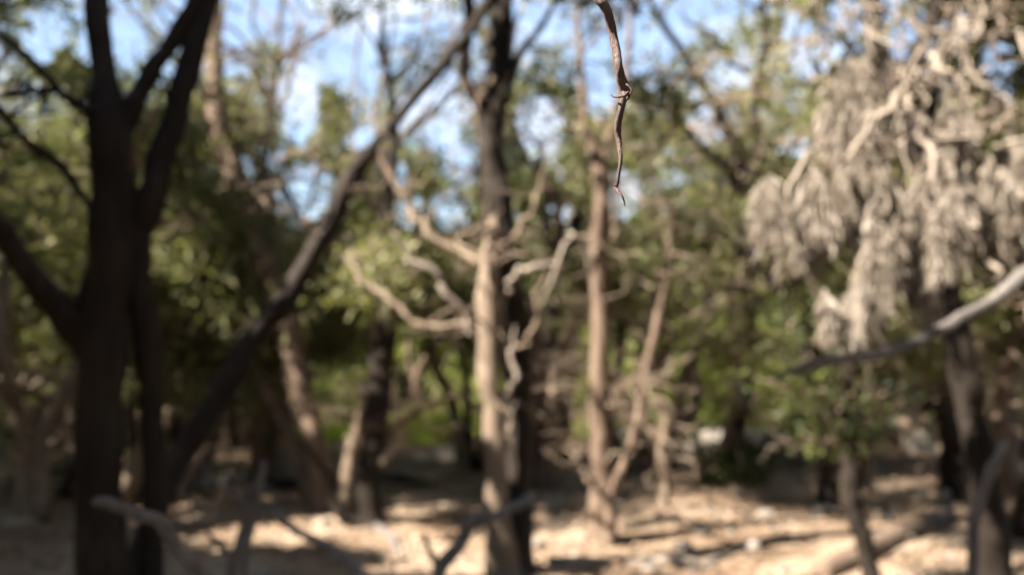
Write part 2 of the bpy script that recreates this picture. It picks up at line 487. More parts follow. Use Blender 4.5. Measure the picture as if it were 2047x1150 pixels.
def dress(root, rng, stems, blobs, clumps=8, leaf='leaf', L=0.09, W=0.042, per=120, cr=0.25, twig_n=50, zmin=0.8,
          each_bough=True, twig_mat='twig', twig_len=(0.35, 1.25), roof=0, lace=40, deads=(), step=2):
    """boughs out to every foliage mass, clumps of sprays on them, and bare fine twigs lower down"""
    sp = np.vstack([catmull(s, 24) for s in stems])
    crown, twigs, boughs = MB(), MB(), MB()
    for (c, r) in blobs:
        c = np.asarray(c, float)
        if c[1] < 4.0 + r and c[1] > -0.5:            # leave the air close to the lens open
            qx, qy = project(c)
            m_ = (r + 0.3) * F / max(c[1], 0.3)
            if -m_ < qx < PW + m_ and qy > -m_:
                continue
        cand = sp[sp[:, 2] < c[2] + 0.1]
        if len(cand) == 0: cand = sp
        d = np.linalg.norm(cand - c, axis=1) + 0.25 * np.abs(cand[:, 2] - (c[2] - 0.5))
        a = cand[np.argmin(d)]
        path = kinked(rng, a, c, 5, 0.07, 0.06)
        ln = np.linalg.norm(c - a)
        br = MB() if each_bough else boughs
        br.add(tube(path, np.linspace(0.012 + 0.008 * ln, 0.005, 5), 5, 9, wob=0.3, rng=rng))
        if each_bough:
            br.build('bough', M['bark'], root)
        nc = max(4, int(clumps * (r / 0.5) ** 2))
        off = rng.normal(0, 0.5, (nc, 3)) * r
        off[:, 2] *= 0.7
        cs = c + off
        leaves(crown, rng, cs, cr, per, L, W)
        kp = keep(cs, rng)
        for q in cs[kp][::step]:
            k0 = path[rng.integers(2, 5)]
            twigs.add(tube(kinked(rng, k0, q, 4, 0.1), [0.009, 0.008, 0.006, 0.003], 3, 5))
    top = sp[np.argsort(sp[:, 2])[-max(6, len(sp) // 6):]]
    for _ in range(roof):                                    # unseen foliage added above the picture to shade what stands below
        a = top[rng.integers(len(top))]
        an, dd = rng.uniform(0, 6.28), 2.0 * math.sqrt(rng.random())
        c = a + np.array([math.cos(an) * dd, math.sin(an) * dd, 0])
        c[2] = max(4.3, CAM_H + 0.365 * c[1] + 0.55) + rng.uniform(0, 0.9)
        path = kinked(rng, a, c, 5, 0.06, 0.05)
        boughs.add(tube(path, np.linspace(0.016, 0.006, 5), 5, 9, wob=0.3, rng=rng))
        cs = c + rng.normal(0, 0.5, (13, 3)) * np.array([0.8, 0.8, 0.45])
        leaves(crown, rng, cs, 0.32, 70, 0.13, 0.08)
    hi = sp[sp[:, 2] > max(1.5, 0.4 * sp[:, 2].max())]
    if lace and len(hi):                                     # thin drooping sprays between the fuller tufts
        a = hi[rng.integers(len(hi), size=lace)]
        an, dd = rng.uniform(0, 6.28, lace), rng.uniform(0.3, 1.6, lace)
        q = a + np.stack([np.cos(an) * dd, np.sin(an) * dd, rng.uniform(-0.4, 0.5, lace)], -1)
        near = (q[:, 1] < 7.4)
        q, a = q[~near], a[~near]
        if len(q):
            m = np.repeat(q, 4, 0) + rng.normal(0, 0.13, (len(q) * 4, 3)) * np.array([1, 1, 1.6])
            leaves(crown, rng, m, 0.16, 16, L * 1.05, W * 0.8, up=-0.4, gaps=False)
            for k_ in range(len(q)):
                if not clear(q[k_]):
                    continue
                twigs.add(tube(kinked(rng, a[k_], q[k_], 6, 0.07), np.linspace(0.01, 0.003, 6), 3, 6))
    low = sp[sp[:, 2] > zmin]
    if len(deads):
        low = np.vstack([low] + [catmull(d_, 4) for d_ in deads])
    for _ in range(int(twig_n * 1.35)):
        if len(low) == 0: break
        a = low[rng.integers(len(low))]
        d = rng.normal(0, 1, 3); d[2] = d[2] * 0.5 + 0.1
        d /= np.linalg.norm(d)
        ln = rng.uniform(*twig_len)
        e = a + d * ln
        pth = kinked(rng, a, e, 7, 0.07, rng.uniform(-0.1, 0.2))
        if not clear(pth[3]):
            continue
        r0 = 0.005 + 0.008 * ln
        twigs.add(tube(pth, np.linspace(r0, 0.0015, 7), 3, 7))
        for _k in range(rng.integers(1, 4)):
            j = rng.integers(1, 6)
            d2 = d + rng.normal(0, 0.7, 3)
            d2 /= np.linalg.norm(d2)
            twigs.add(tube(kinked(rng, pth[j], pth[j] + d2 * ln * 0.45, 4, 0.14), [r0 * 0.6, r0 * 0.5, r0 * 0.4, 0.001], 3, 4))
    if boughs.v:
        boughs.build('bough', M['bark'], root, kind='stuff')
    twigs.build('fine_twigs', M[twig_mat], root, kind='stuff')
    crown.build('crown', M[leaf], root, smooth=False)

def auto_blobs(rng, stems, n=10, zlo=2.2, spread=0.9, r=(0.35, 0.6), up=0.3):
    out = []
    for _ in range(n):
        s = catmull(stems[rng.integers(len(stems))], 24)
        s = s[s[:, 2] > zlo * 0.8]
        if len(s) == 0: continue
        a = s[rng.integers(len(s))]
        an = rng.uniform(0, 6.28)
        d = spread * rng.uniform(0.25, 1.0)
        out.append((a + np.array([math.cos(an) * d, math.sin(an) * d, rng.uniform(-0.1, up * 2)]), rng.uniform(*r)))
    return out

def traced(pts, root_ground=False):
    """[(px, py, Y, width_px)] -> world path and radii; width in photograph pixels"""
    w = np.array([P(a, b, c) for a, b, c, d in pts])
    r = np.array([d * (0.43 if d > 34 else 0.36) * c / F for a, b, c, d in pts])
    if root_ground:
        g = float(gz(w[0, 0], w[0, 1]))
        w[0, 2] = g - 0.06
    return w, r

def tree(label, parts, rng_seed, name='juniper_tree', bark='bark', blobs=None, blob_px=(), auto=0, auto_kw={}, dress_kw={}, group=None):
    """parts: [(part name, [(px,py,Y,w)...], material or None)]; the first one stands on the ground"""
    rng = np.random.default_rng(rng_seed)
    w0, r0 = traced(parts[0][1], True)
    base = w0[0].copy(); base[2] += 0.06
    root = thing(name, label, 'tree', base, group)
    stems, deads = [], []
    for i, (nm, pts, mt) in enumerate(parts):
        w, r = traced(pts, nm in ('trunk', 'stem'))
        if nm == 'dead_limb' and mt != 'stick':
            r = r * 0.72
            r[-1] *= 0.4
        big = r.max() > 0.03
        if nm in ('trunk', 'stem'):
            r[0] *= 1.3
        if nm == 'dead_limb' and mt != 'stick':
            tt = np.linspace(0, len(w) - 1, 3 * len(w))
            r = np.interp(tt, np.arange(len(w)), r)
            w = catmull(w, 3 * len(w))
            w[1:-1] += rng.normal(0, 1, (len(w) - 2, 3)) * r[1:-1, None] * 0.9
            MB().add(tube(w, r, 7, len(w), 0.05, 0, rng)).build(nm, M[mt or bark], root)
            deads.append(w)
            continue
        MB_ = MB().add(tube(w, r, 14 if big else 8, 10 * len(w) if big else 5 * len(w), 0.10 if big else 0.05, 0.10 if big else 0.22, rng))
        MB_.build(nm, M[mt or bark], root)
        if nm != 'dead_limb':
            stems.append(w)
    bl = [(P(a, b, c), d) for a, b, c, d in blob_px]
    if auto:
        bl += auto_blobs(rng, stems, auto, **auto_kw)
    if bl or dress_kw:
        dress(root, rng, stems, bl, deads=deads, **dress_kw)
    return root

# ---- the dark many-stemmed juniper close by at the left
tree('dark near juniper with several stems filling the left edge', [
    ('trunk', [(205, 1640, 2.8, 135), (207, 1150, 2.8, 112), (195, 950, 2.8, 104), (203, 700, 2.8, 108), (218, 480, 2.8, 112), (220, 290, 2.82, 96), (205, 150, 2.85, 62), (192, 0, 2.9, 54), (180, -220, 3.0, 46), (165, -520, 3.1, 26)], None),
    ('stem', [(318, 1630, 2.9, 74), (303, 1150, 2.9, 62), (308, 920, 2.9, 56), (292, 700, 2.88, 62), (275, 550, 2.85, 66), (288, 420, 2.86, 72), (330, 300, 2.9, 64), (366, 180, 2.95, 58), (396, 60, 3.0, 54), (425, -80, 3.1, 48), (470, -330, 3.2, 28)], None),
    ('limb', [(228, 280, 2.82, 60), (262, 215, 2.84, 50), (305, 140, 2.9, 44), (352, 70, 2.95, 38), (402, -40, 3.0, 34), (450, -220, 3.1, 18)], None),
    ('limb', [(185, 700, 2.8, 80), (140, 645, 2.76, 64), (88, 580, 2.7, 56), (25, 495, 2.62, 52), (-60, 400, 2.5, 48), (-190, 250, 2.4, 44), (-300, 50, 2.3, 26)], None),
    ('limb', [(205, 240, 2.82, 34), (165, 215, 2.75, 28), (125, 190, 2.7, 24), (65, 125, 2.6, 22), (0, 68, 2.5, 20), (-90, 10, 2.4, 14)], None),
    ('limb', [(140, 198, 2.72, 16), (95, 176, 2.7, 15), (45, 188, 2.65, 14), (-20, 190, 2.6, 13), (-110, 160, 2.5, 8)], None),
    ('limb', [(195, 430, 2.8, 30), (160, 385, 2.78, 26), (125, 335, 2.72, 24), (62, 285, 2.66, 24), (0, 222, 2.6, 22), (-80, 170, 2.5, 14)], None),
    ('dead_limb', [(262, 335, 2.75, 26), (280, 290, 2.72, 22), (298, 250, 2.7, 16), (330, 160, 2.7, 8)], 'bark_pale')],
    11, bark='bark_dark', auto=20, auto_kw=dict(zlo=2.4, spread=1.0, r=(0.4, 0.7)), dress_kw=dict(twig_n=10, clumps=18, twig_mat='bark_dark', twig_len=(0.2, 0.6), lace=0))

# ---- the trunk that leans right across the picture
tree('dark slender juniper leaning diagonally up to the top centre', [
    ('trunk', [(240, 1310, 4.2, 66), (275, 1130, 4.2, 62), (325, 985, 4.2, 58), (395, 860, 4.25, 60), (460, 760, 4.3, 62), (515, 668, 4.35, 52), (572, 590, 4.4, 52), (640, 480, 4.5, 48), (700, 362, 4.6, 46), (758, 282, 4.7, 34), (830, 195, 4.8, 32), (900, 112, 4.9, 31), (960, 30, 5.0, 28), (1030, -80, 5.1, 20)], None),
    ('limb', [(752, 290, 4.7, 26), (775, 335, 4.65, 20), (800, 380, 4.6, 16), (842, 440, 4.55, 10)], 'bark'),
    ('limb', [(640, 480, 4.5, 18), (600, 430, 4.45, 14), (560, 350, 4.4, 12), (540, 260, 4.4, 7)], None)],
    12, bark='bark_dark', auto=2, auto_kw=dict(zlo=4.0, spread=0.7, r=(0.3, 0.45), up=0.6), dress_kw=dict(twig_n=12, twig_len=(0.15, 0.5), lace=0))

# ---- clump of stems left of centre
tree('brown juniper with splayed stems just behind the diagonal leaning trunk', [
    ('trunk', [(668, 1019, 8.0, 70), (640, 930, 8.0, 52), (618, 845, 8.0, 48), (597, 745, 8.0, 48), (574, 640, 8.0, 54), (532, 535, 8.05, 60), (492, 430, 8.1, 60), (456, 320, 8.2, 58), (432, 230, 8.3, 48), (424, 100, 8.5, 40), (436, -60, 8.7, 28), (450, -200, 8.9, 12)], None),
    ('stem', [(684, 1015, 7.9, 40), (700, 920, 7.9, 34), (718, 845, 7.85, 28), (738, 765, 7.8, 25), (748, 690, 7.8, 22), (742, 590, 7.8, 18), (720, 500, 7.8, 12)], 'bark_pale'),
    ('stem', [(640, 1012, 8.1, 40), (585, 880, 8.2, 32), (540, 795, 8.3, 28), (505, 730, 8.4, 26), (440, 640, 8.5, 22), (400, 560, 8.6, 12)], None),
    ('limb', [(528, 540, 8.05, 26), (552, 480, 8.0, 22), (545, 400, 8.0, 20), (522, 320, 8.0, 16), (540, 230, 8.0, 12), (560, 110, 8.0, 8)], None)],
    13, auto=11, auto_kw=dict(zlo=2.0, spread=1.3), dress_kw=dict(roof=14, twig_len=(0.3, 0.9), twig_n=36, zmin=0.6))
tree('thick black-shaded juniper trunk left of centre above a patch of sunny ground', [
    ('trunk', [(738, 1052, 7.3, 64), (742, 960, 7.3, 52), (748, 880, 7.35, 60), (760, 760, 7.4, 58), (772, 650, 7.4, 52), (782, 560, 7.5, 44), (770, 440, 7.6, 36), (790, 300, 7.7, 28), (770, 120, 7.8, 18), (760, -40, 8, 10)], None),
    ('limb', [(735, 1042, 7.3, 30), (692, 1042, 7.2, 28), (667, 1000, 7.2, 24), (655, 950, 7.2, 22), (600, 880, 7.2, 14)], None),
    ('limb', [(760, 900, 7.35, 30), (800, 850, 7.3, 24), (850, 815, 7.2, 20), (910, 790, 7.1, 12)], 'bark'),
    ('dead_limb', [(765, 930, 7.2, 22), (785, 900, 7.1, 26), (802, 872, 7.0, 22)], 'dead')],
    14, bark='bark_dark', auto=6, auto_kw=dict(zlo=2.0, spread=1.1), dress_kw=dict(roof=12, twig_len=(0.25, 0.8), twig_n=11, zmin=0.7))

# ---- the tree in the middle
tree('tall central juniper with one sunlit and one shaded stem', [
    ('trunk', [(1032, 1135, 5.95, 84), (1031, 1000, 5.95, 68), (1036, 860, 5.95, 60), (1038, 720, 5.95, 58), (1026, 610, 5.92, 60), (1006, 520, 5.88, 68), (994, 440, 5.87, 68), (990, 360, 5.87, 62), (988, 280, 5.9, 56), (992, 160, 5.95, 60), (1002, 60, 6.0, 56), (1012, -80, 6.1, 48), (1020, -330, 6.2, 24)], None),
    ('stem', [(1000, 1142, 5.8, 74), (998, 1060, 5.78, 58), (990, 930, 5.75, 50), (981, 800, 5.75, 50), (975, 680, 5.76, 50), (977, 580, 5.78, 48), (984, 500, 5.8, 44), (988, 420, 5.83, 30)], 'bark_pale'),
    ('limb', [(985, 240, 5.9, 40), (945, 190, 5.85, 34), (925, 120, 5.8, 32), (940, 30, 5.8, 30), (930, -120, 5.8, 18)], None),
    ('limb', [(1000, 200, 5.9, 36), (1040, 110, 5.9, 24), (1090, 40, 5.9, 18), (1140, -60, 5.9, 10)], None),
    ('dead_limb', [(988, 150, 5.8, 18), (962, 185, 5.75, 16), (955, 240, 5.75, 18), (958, 300, 5.75, 10)], 'bark_pale'),
    ('dead_limb', [(1005, 610, 5.85, 18), (1022, 570, 5.7, 20), (1042, 542, 5.65, 24), (1075, 530, 5.6, 24), (1132, 532, 5.6, 16)], 'dead'),
    ('dead_limb', [(1015, 700, 5.85, 16), (1050, 690, 5.7, 18), (1066, 640, 5.65, 20), (1078, 580, 5.6, 16), (1110, 510, 5.6, 10)], 'bark_pale'),
    ('dead_limb', [(1010, 810, 5.8, 14), (1025, 760, 5.7, 22), (1022, 700, 5.7, 20), (1030, 650, 5.7, 10)], 'dead'),
    ('dead_limb', [(1010, 900, 5.8, 18), (1022, 850, 5.7, 18), (1034, 800, 5.7, 8)], 'dead'),
    ('dead_limb', [(1010, 500, 5.85, 18), (1035, 455, 5.75, 20), (1066, 425, 5.7, 20), (1080, 370, 5.7, 14), (1092, 320, 5.7, 8)], 'bark_pale'),
    ('dead_limb', [(985, 455, 5.8, 26), (945, 462, 5.7, 20), (905, 480, 5.6, 16), (860, 470, 5.5, 8)], 'bark_pale'),
    ('dead_limb', [(975, 520, 5.8, 30), (935, 508, 5.9, 28), (880, 482, 6.0, 30), (832, 428, 6.1, 28), (790, 368, 6.2, 26), (745, 292, 6.3, 16)], 'bark_pale'),
    ('dead_limb', [(962, 690, 5.8, 16), (930, 640, 5.8, 24), (895, 595, 5.8, 28), (862, 545, 5.8, 32), (818, 508, 5.8, 24), (782, 462, 5.8, 14)], 'dead'),
    ('dead_limb', [(968, 660, 5.8, 18), (925, 650, 5.9, 22), (860, 652, 6.0, 22), (820, 640, 6.05, 20), (785, 600, 6.1, 24), (745, 578, 6.15, 22), (722, 548, 6.2, 26), (690, 512, 6.3, 14)], 'bark_pale'),
    ('dead_limb', [(985, 650, 5.75, 12), (930, 625, 5.6, 14), (880, 628, 5.5, 14), (820, 670, 5.4, 8)], 'bark_pale')],
    15, bark='bark_dark', auto=9, auto_kw=dict(zlo=4.3, spread=1.1, r=(0.35, 0.55)), dress_kw=dict(roof=4, twig_n=26, zmin=1.0, twig_len=(0.15, 0.6), lace=0))

tree('straight juniper with a forked top right of the central tree', [
    ('trunk', [(1200, 1076, 6.9, 62), (1201, 960, 6.9, 50), (1196, 810, 6.9, 46), (1202, 650, 6.9, 40), (1196, 510, 6.9, 42), (1201, 400, 6.95, 48), (1196, 330, 7.0, 46), (1172, 250, 7.0, 24), (1162, 150, 7.05, 20), (1150, -20, 7.1, 14), (1140, -200, 7.2, 8)], None),
    ('limb', [(1200, 345, 7.0, 34), (1216, 280, 7.0, 26), (1232, 230, 7.0, 22), (1252, 150, 7.0, 18), (1262, 20, 7.0, 14), (1275, -120, 7.0, 8)], None),
    ('stem', [(1218, 1062, 6.8, 30), (1222, 990, 6.8, 26), (1250, 920, 6.8, 24), (1272, 850, 6.8, 24), (1290, 750, 6.85, 22), (1312, 650, 6.9, 22), (1330, 560, 7.0, 14), (1345, 440, 7.0, 8)], 'bark'),
    ('limb', [(1205, 780, 6.9, 20), (1235, 790, 6.9, 18), (1268, 760, 6.9, 14), (1340, 720, 6.9, 8)], None),
    ('dead_limb', [(1196, 980, 6.8, 22), (1175, 960, 6.7, 22), (1166, 935, 6.7, 18)], 'bark_pale'),
    ('dead_limb', [(1190, 560, 6.9, 14), (1160, 490, 6.8, 16), (1140, 470, 6.7, 16), (1105, 560, 6.6, 12), (1078, 620, 6.5, 8)], 'dead')],
    16, bark='bark', auto=2, auto_kw=dict(zlo=2.4, spread=1.2), dress_kw=dict(roof=4, lace=30, twig_len=(0.2, 0.8), twig_n=45, zmin=0.8))

tree('thin crooked little stem in the sunny gap beyond the forked juniper', [
    ('trunk', [(1322, 1020, 8.0, 26), (1332, 955, 8.0, 26), (1322, 900, 8.0, 24), (1332, 850, 8.0, 22), (1318, 780, 8.0, 20), (1300, 700, 8.1, 18), (1332, 640, 8.1, 16), (1322, 540, 8.2, 12), (1350, 420, 8.3, 8)], 'bark_pale')],
    17, auto=3, auto_kw=dict(zlo=1.2, spread=0.7, r=(0.3, 0.4)), dress_kw=dict(lace=8, twig_n=30, zmin=0.5))

tree('dark juniper with an S-curved trunk left of the grey dead sprays', [
    ('trunk', [(1680, 1004, 8.4, 70), (1668, 900, 8.3, 58), (1645, 790, 8.2, 56), (1618, 690, 8.1, 56), (1595, 610, 8.0, 54), (1545, 545, 8.0, 52), (1500, 480, 8.0, 54), (1488, 400, 8.0, 56), (1470, 300, 8.1, 40), (1435, 220, 8.1, 32), (1380, 130, 8.1, 26), (1320, 40, 8.1, 20), (1260, -60, 8.1, 10)], None),
    ('limb', [(1490, 395, 8.0, 40), (1515, 300, 8.0, 30), (1510, 200, 8.0, 24), (1530, 80, 8.0, 18), (1520, -80, 8.0, 10)], None),
    ('limb', [(1655, 830, 8.2, 34), (1700, 760, 8.1, 30), (1760, 700, 8.0, 26), (1800, 600, 8.0, 18)], None),
    ('dead_limb', [(1500, 150, 8.0, 22), (1440, 95, 7.7, 24), (1400, 60, 7.5, 20), (1350, 10, 7.4, 14)], 'bark_pale'),
    ('limb', [(1480, 350, 8.0, 24), (1410, 300, 7.8, 20), (1345, 225, 7.6, 16), (1290, 190, 7.5, 10)], None)],
    18, bark='bark_dark', auto=7, auto_kw=dict(zlo=2.0, spread=1.3), dress_kw=dict(roof=4, lace=14, twig_n=60, zmin=0.8))

# ---- leafy sapling, dark stem
tree('dark leafy sapling with a thin bent stem in front of sunny ground', [
    ('trunk', [(1748, 1194, 5.2, 46), (1732, 1110, 5.2, 40), (1712, 1040, 5.2, 40), (1698, 980, 5.2, 42), (1695, 920, 5.2, 38), (1690, 860, 5.2, 30), (1700, 780, 5.2, 24), (1690, 690, 5.2, 14), (1685, 620, 5.2, 8)], None)],
    19, name='oak_sapling', bark='bark_dark',
    blob_px=[(1690, 860, 5.2, 0.2), (1640, 780, 5.1, 0.24), (1710, 740, 5.2, 0.24), (1600, 720, 5.2, 0.2), (1580, 660, 5.2, 0.2), (1760, 700, 5.3, 0.2), (1660, 690, 5.1, 0.22), (1690, 800, 5.0, 0.2), (1600, 820, 5.3, 0.2), (1700, 890, 5.2, 0.14), (1780, 780, 5.3, 0.16), (1545, 760, 5.3, 0.16), (1640, 640, 5.1, 0.16), (1740, 840, 5.1, 0.16), (1640, 880, 5.3, 0.14)],
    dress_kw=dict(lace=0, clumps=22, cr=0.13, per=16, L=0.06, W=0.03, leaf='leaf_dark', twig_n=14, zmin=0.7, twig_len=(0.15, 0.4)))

# ---- right-hand tree with the dead sprays
tree9 = tree('leaning juniper at the right edge hung with grey dead foliage', [
    ('trunk', [(2000, 1310, 4.2, 86), (1988, 1150, 4.2, 72), (1972, 1000, 4.2, 74), (1946, 850, 4.22, 70), (1920, 720, 4.25, 67), (1896, 600, 4.3, 70), (1888, 480, 4.35, 66), (1870, 380, 4.4, 61), (1830, 270, 4.45, 58), (1780, 170, 4.5, 58), (1752, 60, 4.55, 51), (1745, -60, 4.6, 43), (1760, -330, 4.7, 22)], None),
    ('limb', [(1795, 190, 4.5, 44), (1830, 110, 4.45, 36), (1862, 40, 4.4, 32), (1895, -50, 4.4, 22), (1930, -200, 4.4, 10)], None),
    ('limb', [(1840, 290, 4.4, 40), (1880, 130, 4.3, 26), (1905, 40, 4.2, 22), (1920, -60, 4.2, 14)], None),
    ('limb', [(1860, 190, 4.3, 30), (1830, 205, 4.15, 34), (1800, 195, 4.1, 40), (1750, 150, 4.2, 18)], None),
    ('dead_limb', [(1835, 140, 4.0, 30), (1790, 200, 3.9, 32), (1750, 240, 3.85, 30), (1715, 290, 3.8, 28), (1670, 340, 3.75, 18)], 'dead'),
    ('dead_limb', [(1860, 110, 4.1, 26), (1890, 145, 4.0, 28), (1918, 165, 3.95, 26), (1940, 210, 3.9, 22), (1945, 265, 3.9, 16)], 'dead'),
    ('dead_limb', [(1815, 190, 4.0, 24), (1835, 240, 3.9, 28), (1855, 290, 3.85, 26), (1870, 345, 3.8, 24), (1880, 400, 3.8, 12)], 'dead'),
    ('dead_limb', [(1865, 272, 3.85, 14), (1900, 262, 3.8, 18), (1940, 265, 3.8, 16), (1985, 275, 3.8, 10)], 'dead'),
    ('dead_limb', [(1925, 140, 4.0, 20), (1975, 175, 3.95, 18), (2010, 200, 3.9, 16), (2025, 260, 3.9, 10)], 'dead'),
    ('dead_limb', [(1880, 85, 4.1, 14), (1925, 66, 4.05, 16), (1960, 62, 4.0, 18), (2005, 70, 4.0, 16), (2060, 60, 4.0, 10)], 'dead'),
    ('dead_limb', [(1990, -40, 4.0, 16), (1995, 20, 4.0, 14), (1998, 75, 4.0, 12)], 'dead'),
    ('dead_limb', [(1870, 160, 4.1, 16), (1830, 110, 4.0, 18), (1800, 60, 4.0, 16), (1760, 5, 4.0, 14), (1700, -60, 4.0, 10)], 'bark_pale'),
    ('dead_limb', [(1805, 200, 3.95, 12), (1805, 270, 3.9, 12), (1812, 330, 3.85, 9), (1830, 360, 3.8, 6)], 'dead'),
    ('dead_limb', [(1740, 410, 3.7, 16), (1735, 460, 3.65, 22), (1722, 520, 3.6, 24), (1700, 580, 3.6, 18)], 'dead'),
    ('dead_limb', [(1650, 280, 3.8, 14), (1610, 320, 3.75, 22), (1585, 365, 3.7, 22), (1575, 420, 3.7, 12)], 'dead'),
    ('dead_limb', [(1960, 480, 3.75, 14), (1985, 530, 3.7, 24), (2005, 560, 3.7, 20), (2040, 570, 3.7, 12)], 'dead')],
    20, bark='bark_dark', auto=7, auto_kw=dict(zlo=4.2, spread=1.1), dress_kw=dict(roof=8, twig_n=36, zmin=1.4, twig_len=(0.12, 0.4), lace=0))

def dead_spray(rng, root, px, py, Y, wpx, hpx, lean=0.0):
    """one drooping bunch of dry feathery fronds hanging from its twig"""
    a = P(px, py, Y)
    w, h = wpx * Y / F, hpx * Y / F
    nf, nl = int(rng.integers(5, 11)), 40
    an = rng.uniform(0, 6.28, nf)
    out = np.sqrt(rng.random(nf)) * w * 0.5
    ln = h * rng.uniform(0.6, 1.1, nf)
    t = rng.uniform(0.08, 1.0, (nf, nl))
    ax = np.stack([np.cos(an) * out, np.sin(an) * out], -1)
    k = np.sin(np.clip(t * 1.9, 0, 1.57))                         # swings out first, then hangs
    p = np.zeros((nf, nl, 3))
    p[..., 0] = a[0] + ax[:, None, 0] * k + lean * h * t
    p[..., 1] = a[1] + ax[:, None, 1] * k
    p[..., 2] = a[2] + 0.1 * h * np.sin(t * 3.14) - ln[:, None] * t ** 1.25
    d = rng.normal(0, 0.26, (nf, nl, 3))
    d[..., 2] -= 1.0
    d[..., :2] += ax[:, None, :] / (w + 1e-6) * 0.9
    p = p.reshape(-1, 3); d = d.reshape(-1, 3)
    d /= np.linalg.norm(d, axis=1)[:, None]
    n = len(p)
    s_ = np.cross(d, rng.normal(0, 1, (n, 3)))
    s_ /= np.linalg.norm(s_, axis=1)[:, None]
    l = rng.uniform(0.04, 0.1, n)[:, None]
    q = rng.uniform(0.002, 0.0045, n)[:, None]
    v = np.stack([p, p + d * l * 0.6 + s_ * q, p + d * l, p + d * l * 0.6 - s_ * q], 1).reshape(-1, 3)
    tint = np.clip(np.repeat(rng.normal(rng.uniform(0.25, 0.6), 0.26, nf), nl) + rng.normal(0, 0.12, n), 0, 1)
    mb = MB().add((v, np.arange(4 * n).reshape(-1, 4)), np.repeat(tint, 4))
    for i in range(nf):
        tt = np.linspace(0, 0.95, 5)
        kk = np.sin(np.clip(tt * 1.9, 0, 1.57))
        c = np.stack([a[0] + ax[i, 0] * kk + lean * h * tt, a[1] + ax[i, 1] * kk, a[2] + 0.1 * h * np.sin(tt * 3.14) - ln[i] * tt ** 1.25], -1)
        tv = tube(c, np.linspace(0.004, 0.001, 5), 3, 6)
        mb.add(tv, np.full(len(tv[0]), 0.75))
    mb.build('dead_spray', M['spray'], root, smooth=False)

rg = np.random.default_rng(5)
for (x, y, Y, w, h) in [
    (1600, 330, 3.7, 100, 150), (1575, 380, 3.68, 90, 130), (1555, 330, 3.75, 80, 160), (1620, 350, 3.75, 90, 160), (1655, 340, 3.75, 80, 130),
    (1690, 330, 3.78, 80, 150), (1660, 400, 3.7, 70, 90), (1720, 300, 3.8, 80, 130), (1760, 310, 3.8, 80, 160), (1800, 340, 3.8, 80, 130),
    (1740, 420, 3.65, 40, 100), (1720, 510, 3.6, 60, 110), (1745, 520, 3.65, 50, 110), (1700, 570, 3.6, 90, 110), (1670, 590, 3.62, 60, 110),
    (1690, 600, 3.55, 80, 70), (1780, 430, 3.7, 70, 150), (1805, 470, 3.7, 70, 130), (1840, 430, 3.7, 80, 170), (1830, 510, 3.7, 60, 90),
    (1875, 350, 3.75, 90, 150), (1880, 400, 3.7, 60, 130), (1850, 360, 3.8, 70, 130), (1900, 330, 3.8, 90, 140), (1930, 380, 3.72, 100, 130),
    (1960, 330, 3.8, 100, 140), (1975, 400, 3.75, 90, 110), (2010, 320, 3.8, 90, 160), (2040, 360, 3.85, 80, 160), (1940, 290, 3.85, 110, 120),
    (1990, 280, 3.85, 100, 110), (2035, 270, 3.9, 80, 110), (1700, 190, 4.0, 70, 120), (1725, 120, 4.05, 60, 110), (1690, 100, 4.1, 60, 100),
    (1720, 210, 3.95, 70, 110), (1760, 220, 3.95, 60, 90), (1900, 200, 3.9, 70, 110), (1880, 240, 3.9, 60, 90), (1650, 210, 4.05, 60, 100),
    (1680, 240, 4.0, 70, 110), (1860, 520, 3.75, 60, 120), (1640, 420, 3.75, 60, 110), (1770, 570, 3.7, 60, 90), (1920, 230, 3.95, 60, 100)]:
    for q in range(2):
        k = rg.uniform(0.35, 0.8)
        dead_spray(rg, tree9, x + rg.uniform(-0.42, 0.42) * w, y + rg.uniform(-0.1, 0.25) * h, Y + rg.normal(0, 0.07), w * 0.6 * k, h * rg.uniform(0.75, 1.25), rg.normal(0, 0.12))

for k in range(26):                                     # pale bare twigs among the sprays, up to the top right corner
    a = P(rg.uniform(1620, 2060), rg.uniform(-20, 300), rg.uniform(3.7, 4.4))
    d = np.array([rg.normal(0, 1), rg.normal(0, 0.5), rg.normal(0.1, 0.8)])
    e = a + d / np.linalg.norm(d) * rg.uniform(0.25, 0.7)
    tw = kinked(rg, a, e, 7, 0.06)
    mb = MB().add(tube(tw, np.linspace(0.011, 0.003, 7), 5, 7))
    for q in range(3):
        b_ = tw[rg.integers(2, 6)]
        mb.add(tube(kinked(rg, b_, b_ + rg.normal(0, 0.13, 3), 4, 0.1), [0.006, 0.005, 0.004, 0.002], 4, 4))
    mb.build('dead_twig', M['dead'], tree9)

tree('black-shaded juniper with an arching limb behind the leaning right trunk', [
    ('trunk', [(1908, 985, 9.0, 70), (1906, 900, 9.0, 58), (1902, 800, 9.0, 60), (1905, 700, 9.0, 56), (1915, 560, 9.0, 44), (1930, 400, 9.0, 34), (1950, 200, 9.1, 22), (1960, 20, 9.2, 12)], None),
    ('limb', [(1906, 920, 9.0, 44), (1885, 840, 8.9, 50), (1845, 795, 8.8, 56), (1795, 770, 8.7, 50), (1745, 740, 8.6, 36), (1700, 680, 8.5, 20)], None),
    ('stem', [(1732, 985, 9.1, 34), (1736, 880, 9.1, 36), (1744, 790, 9.1, 32), (1742, 700, 9.1, 26), (1760, 600, 9.1, 16)], 'bark_pale')],
    21, bark='bark_dark', auto=14, auto_kw=dict(zlo=1.6, spread=1.3), dress_kw=dict(roof=10, twig_n=40, zmin=0.6))

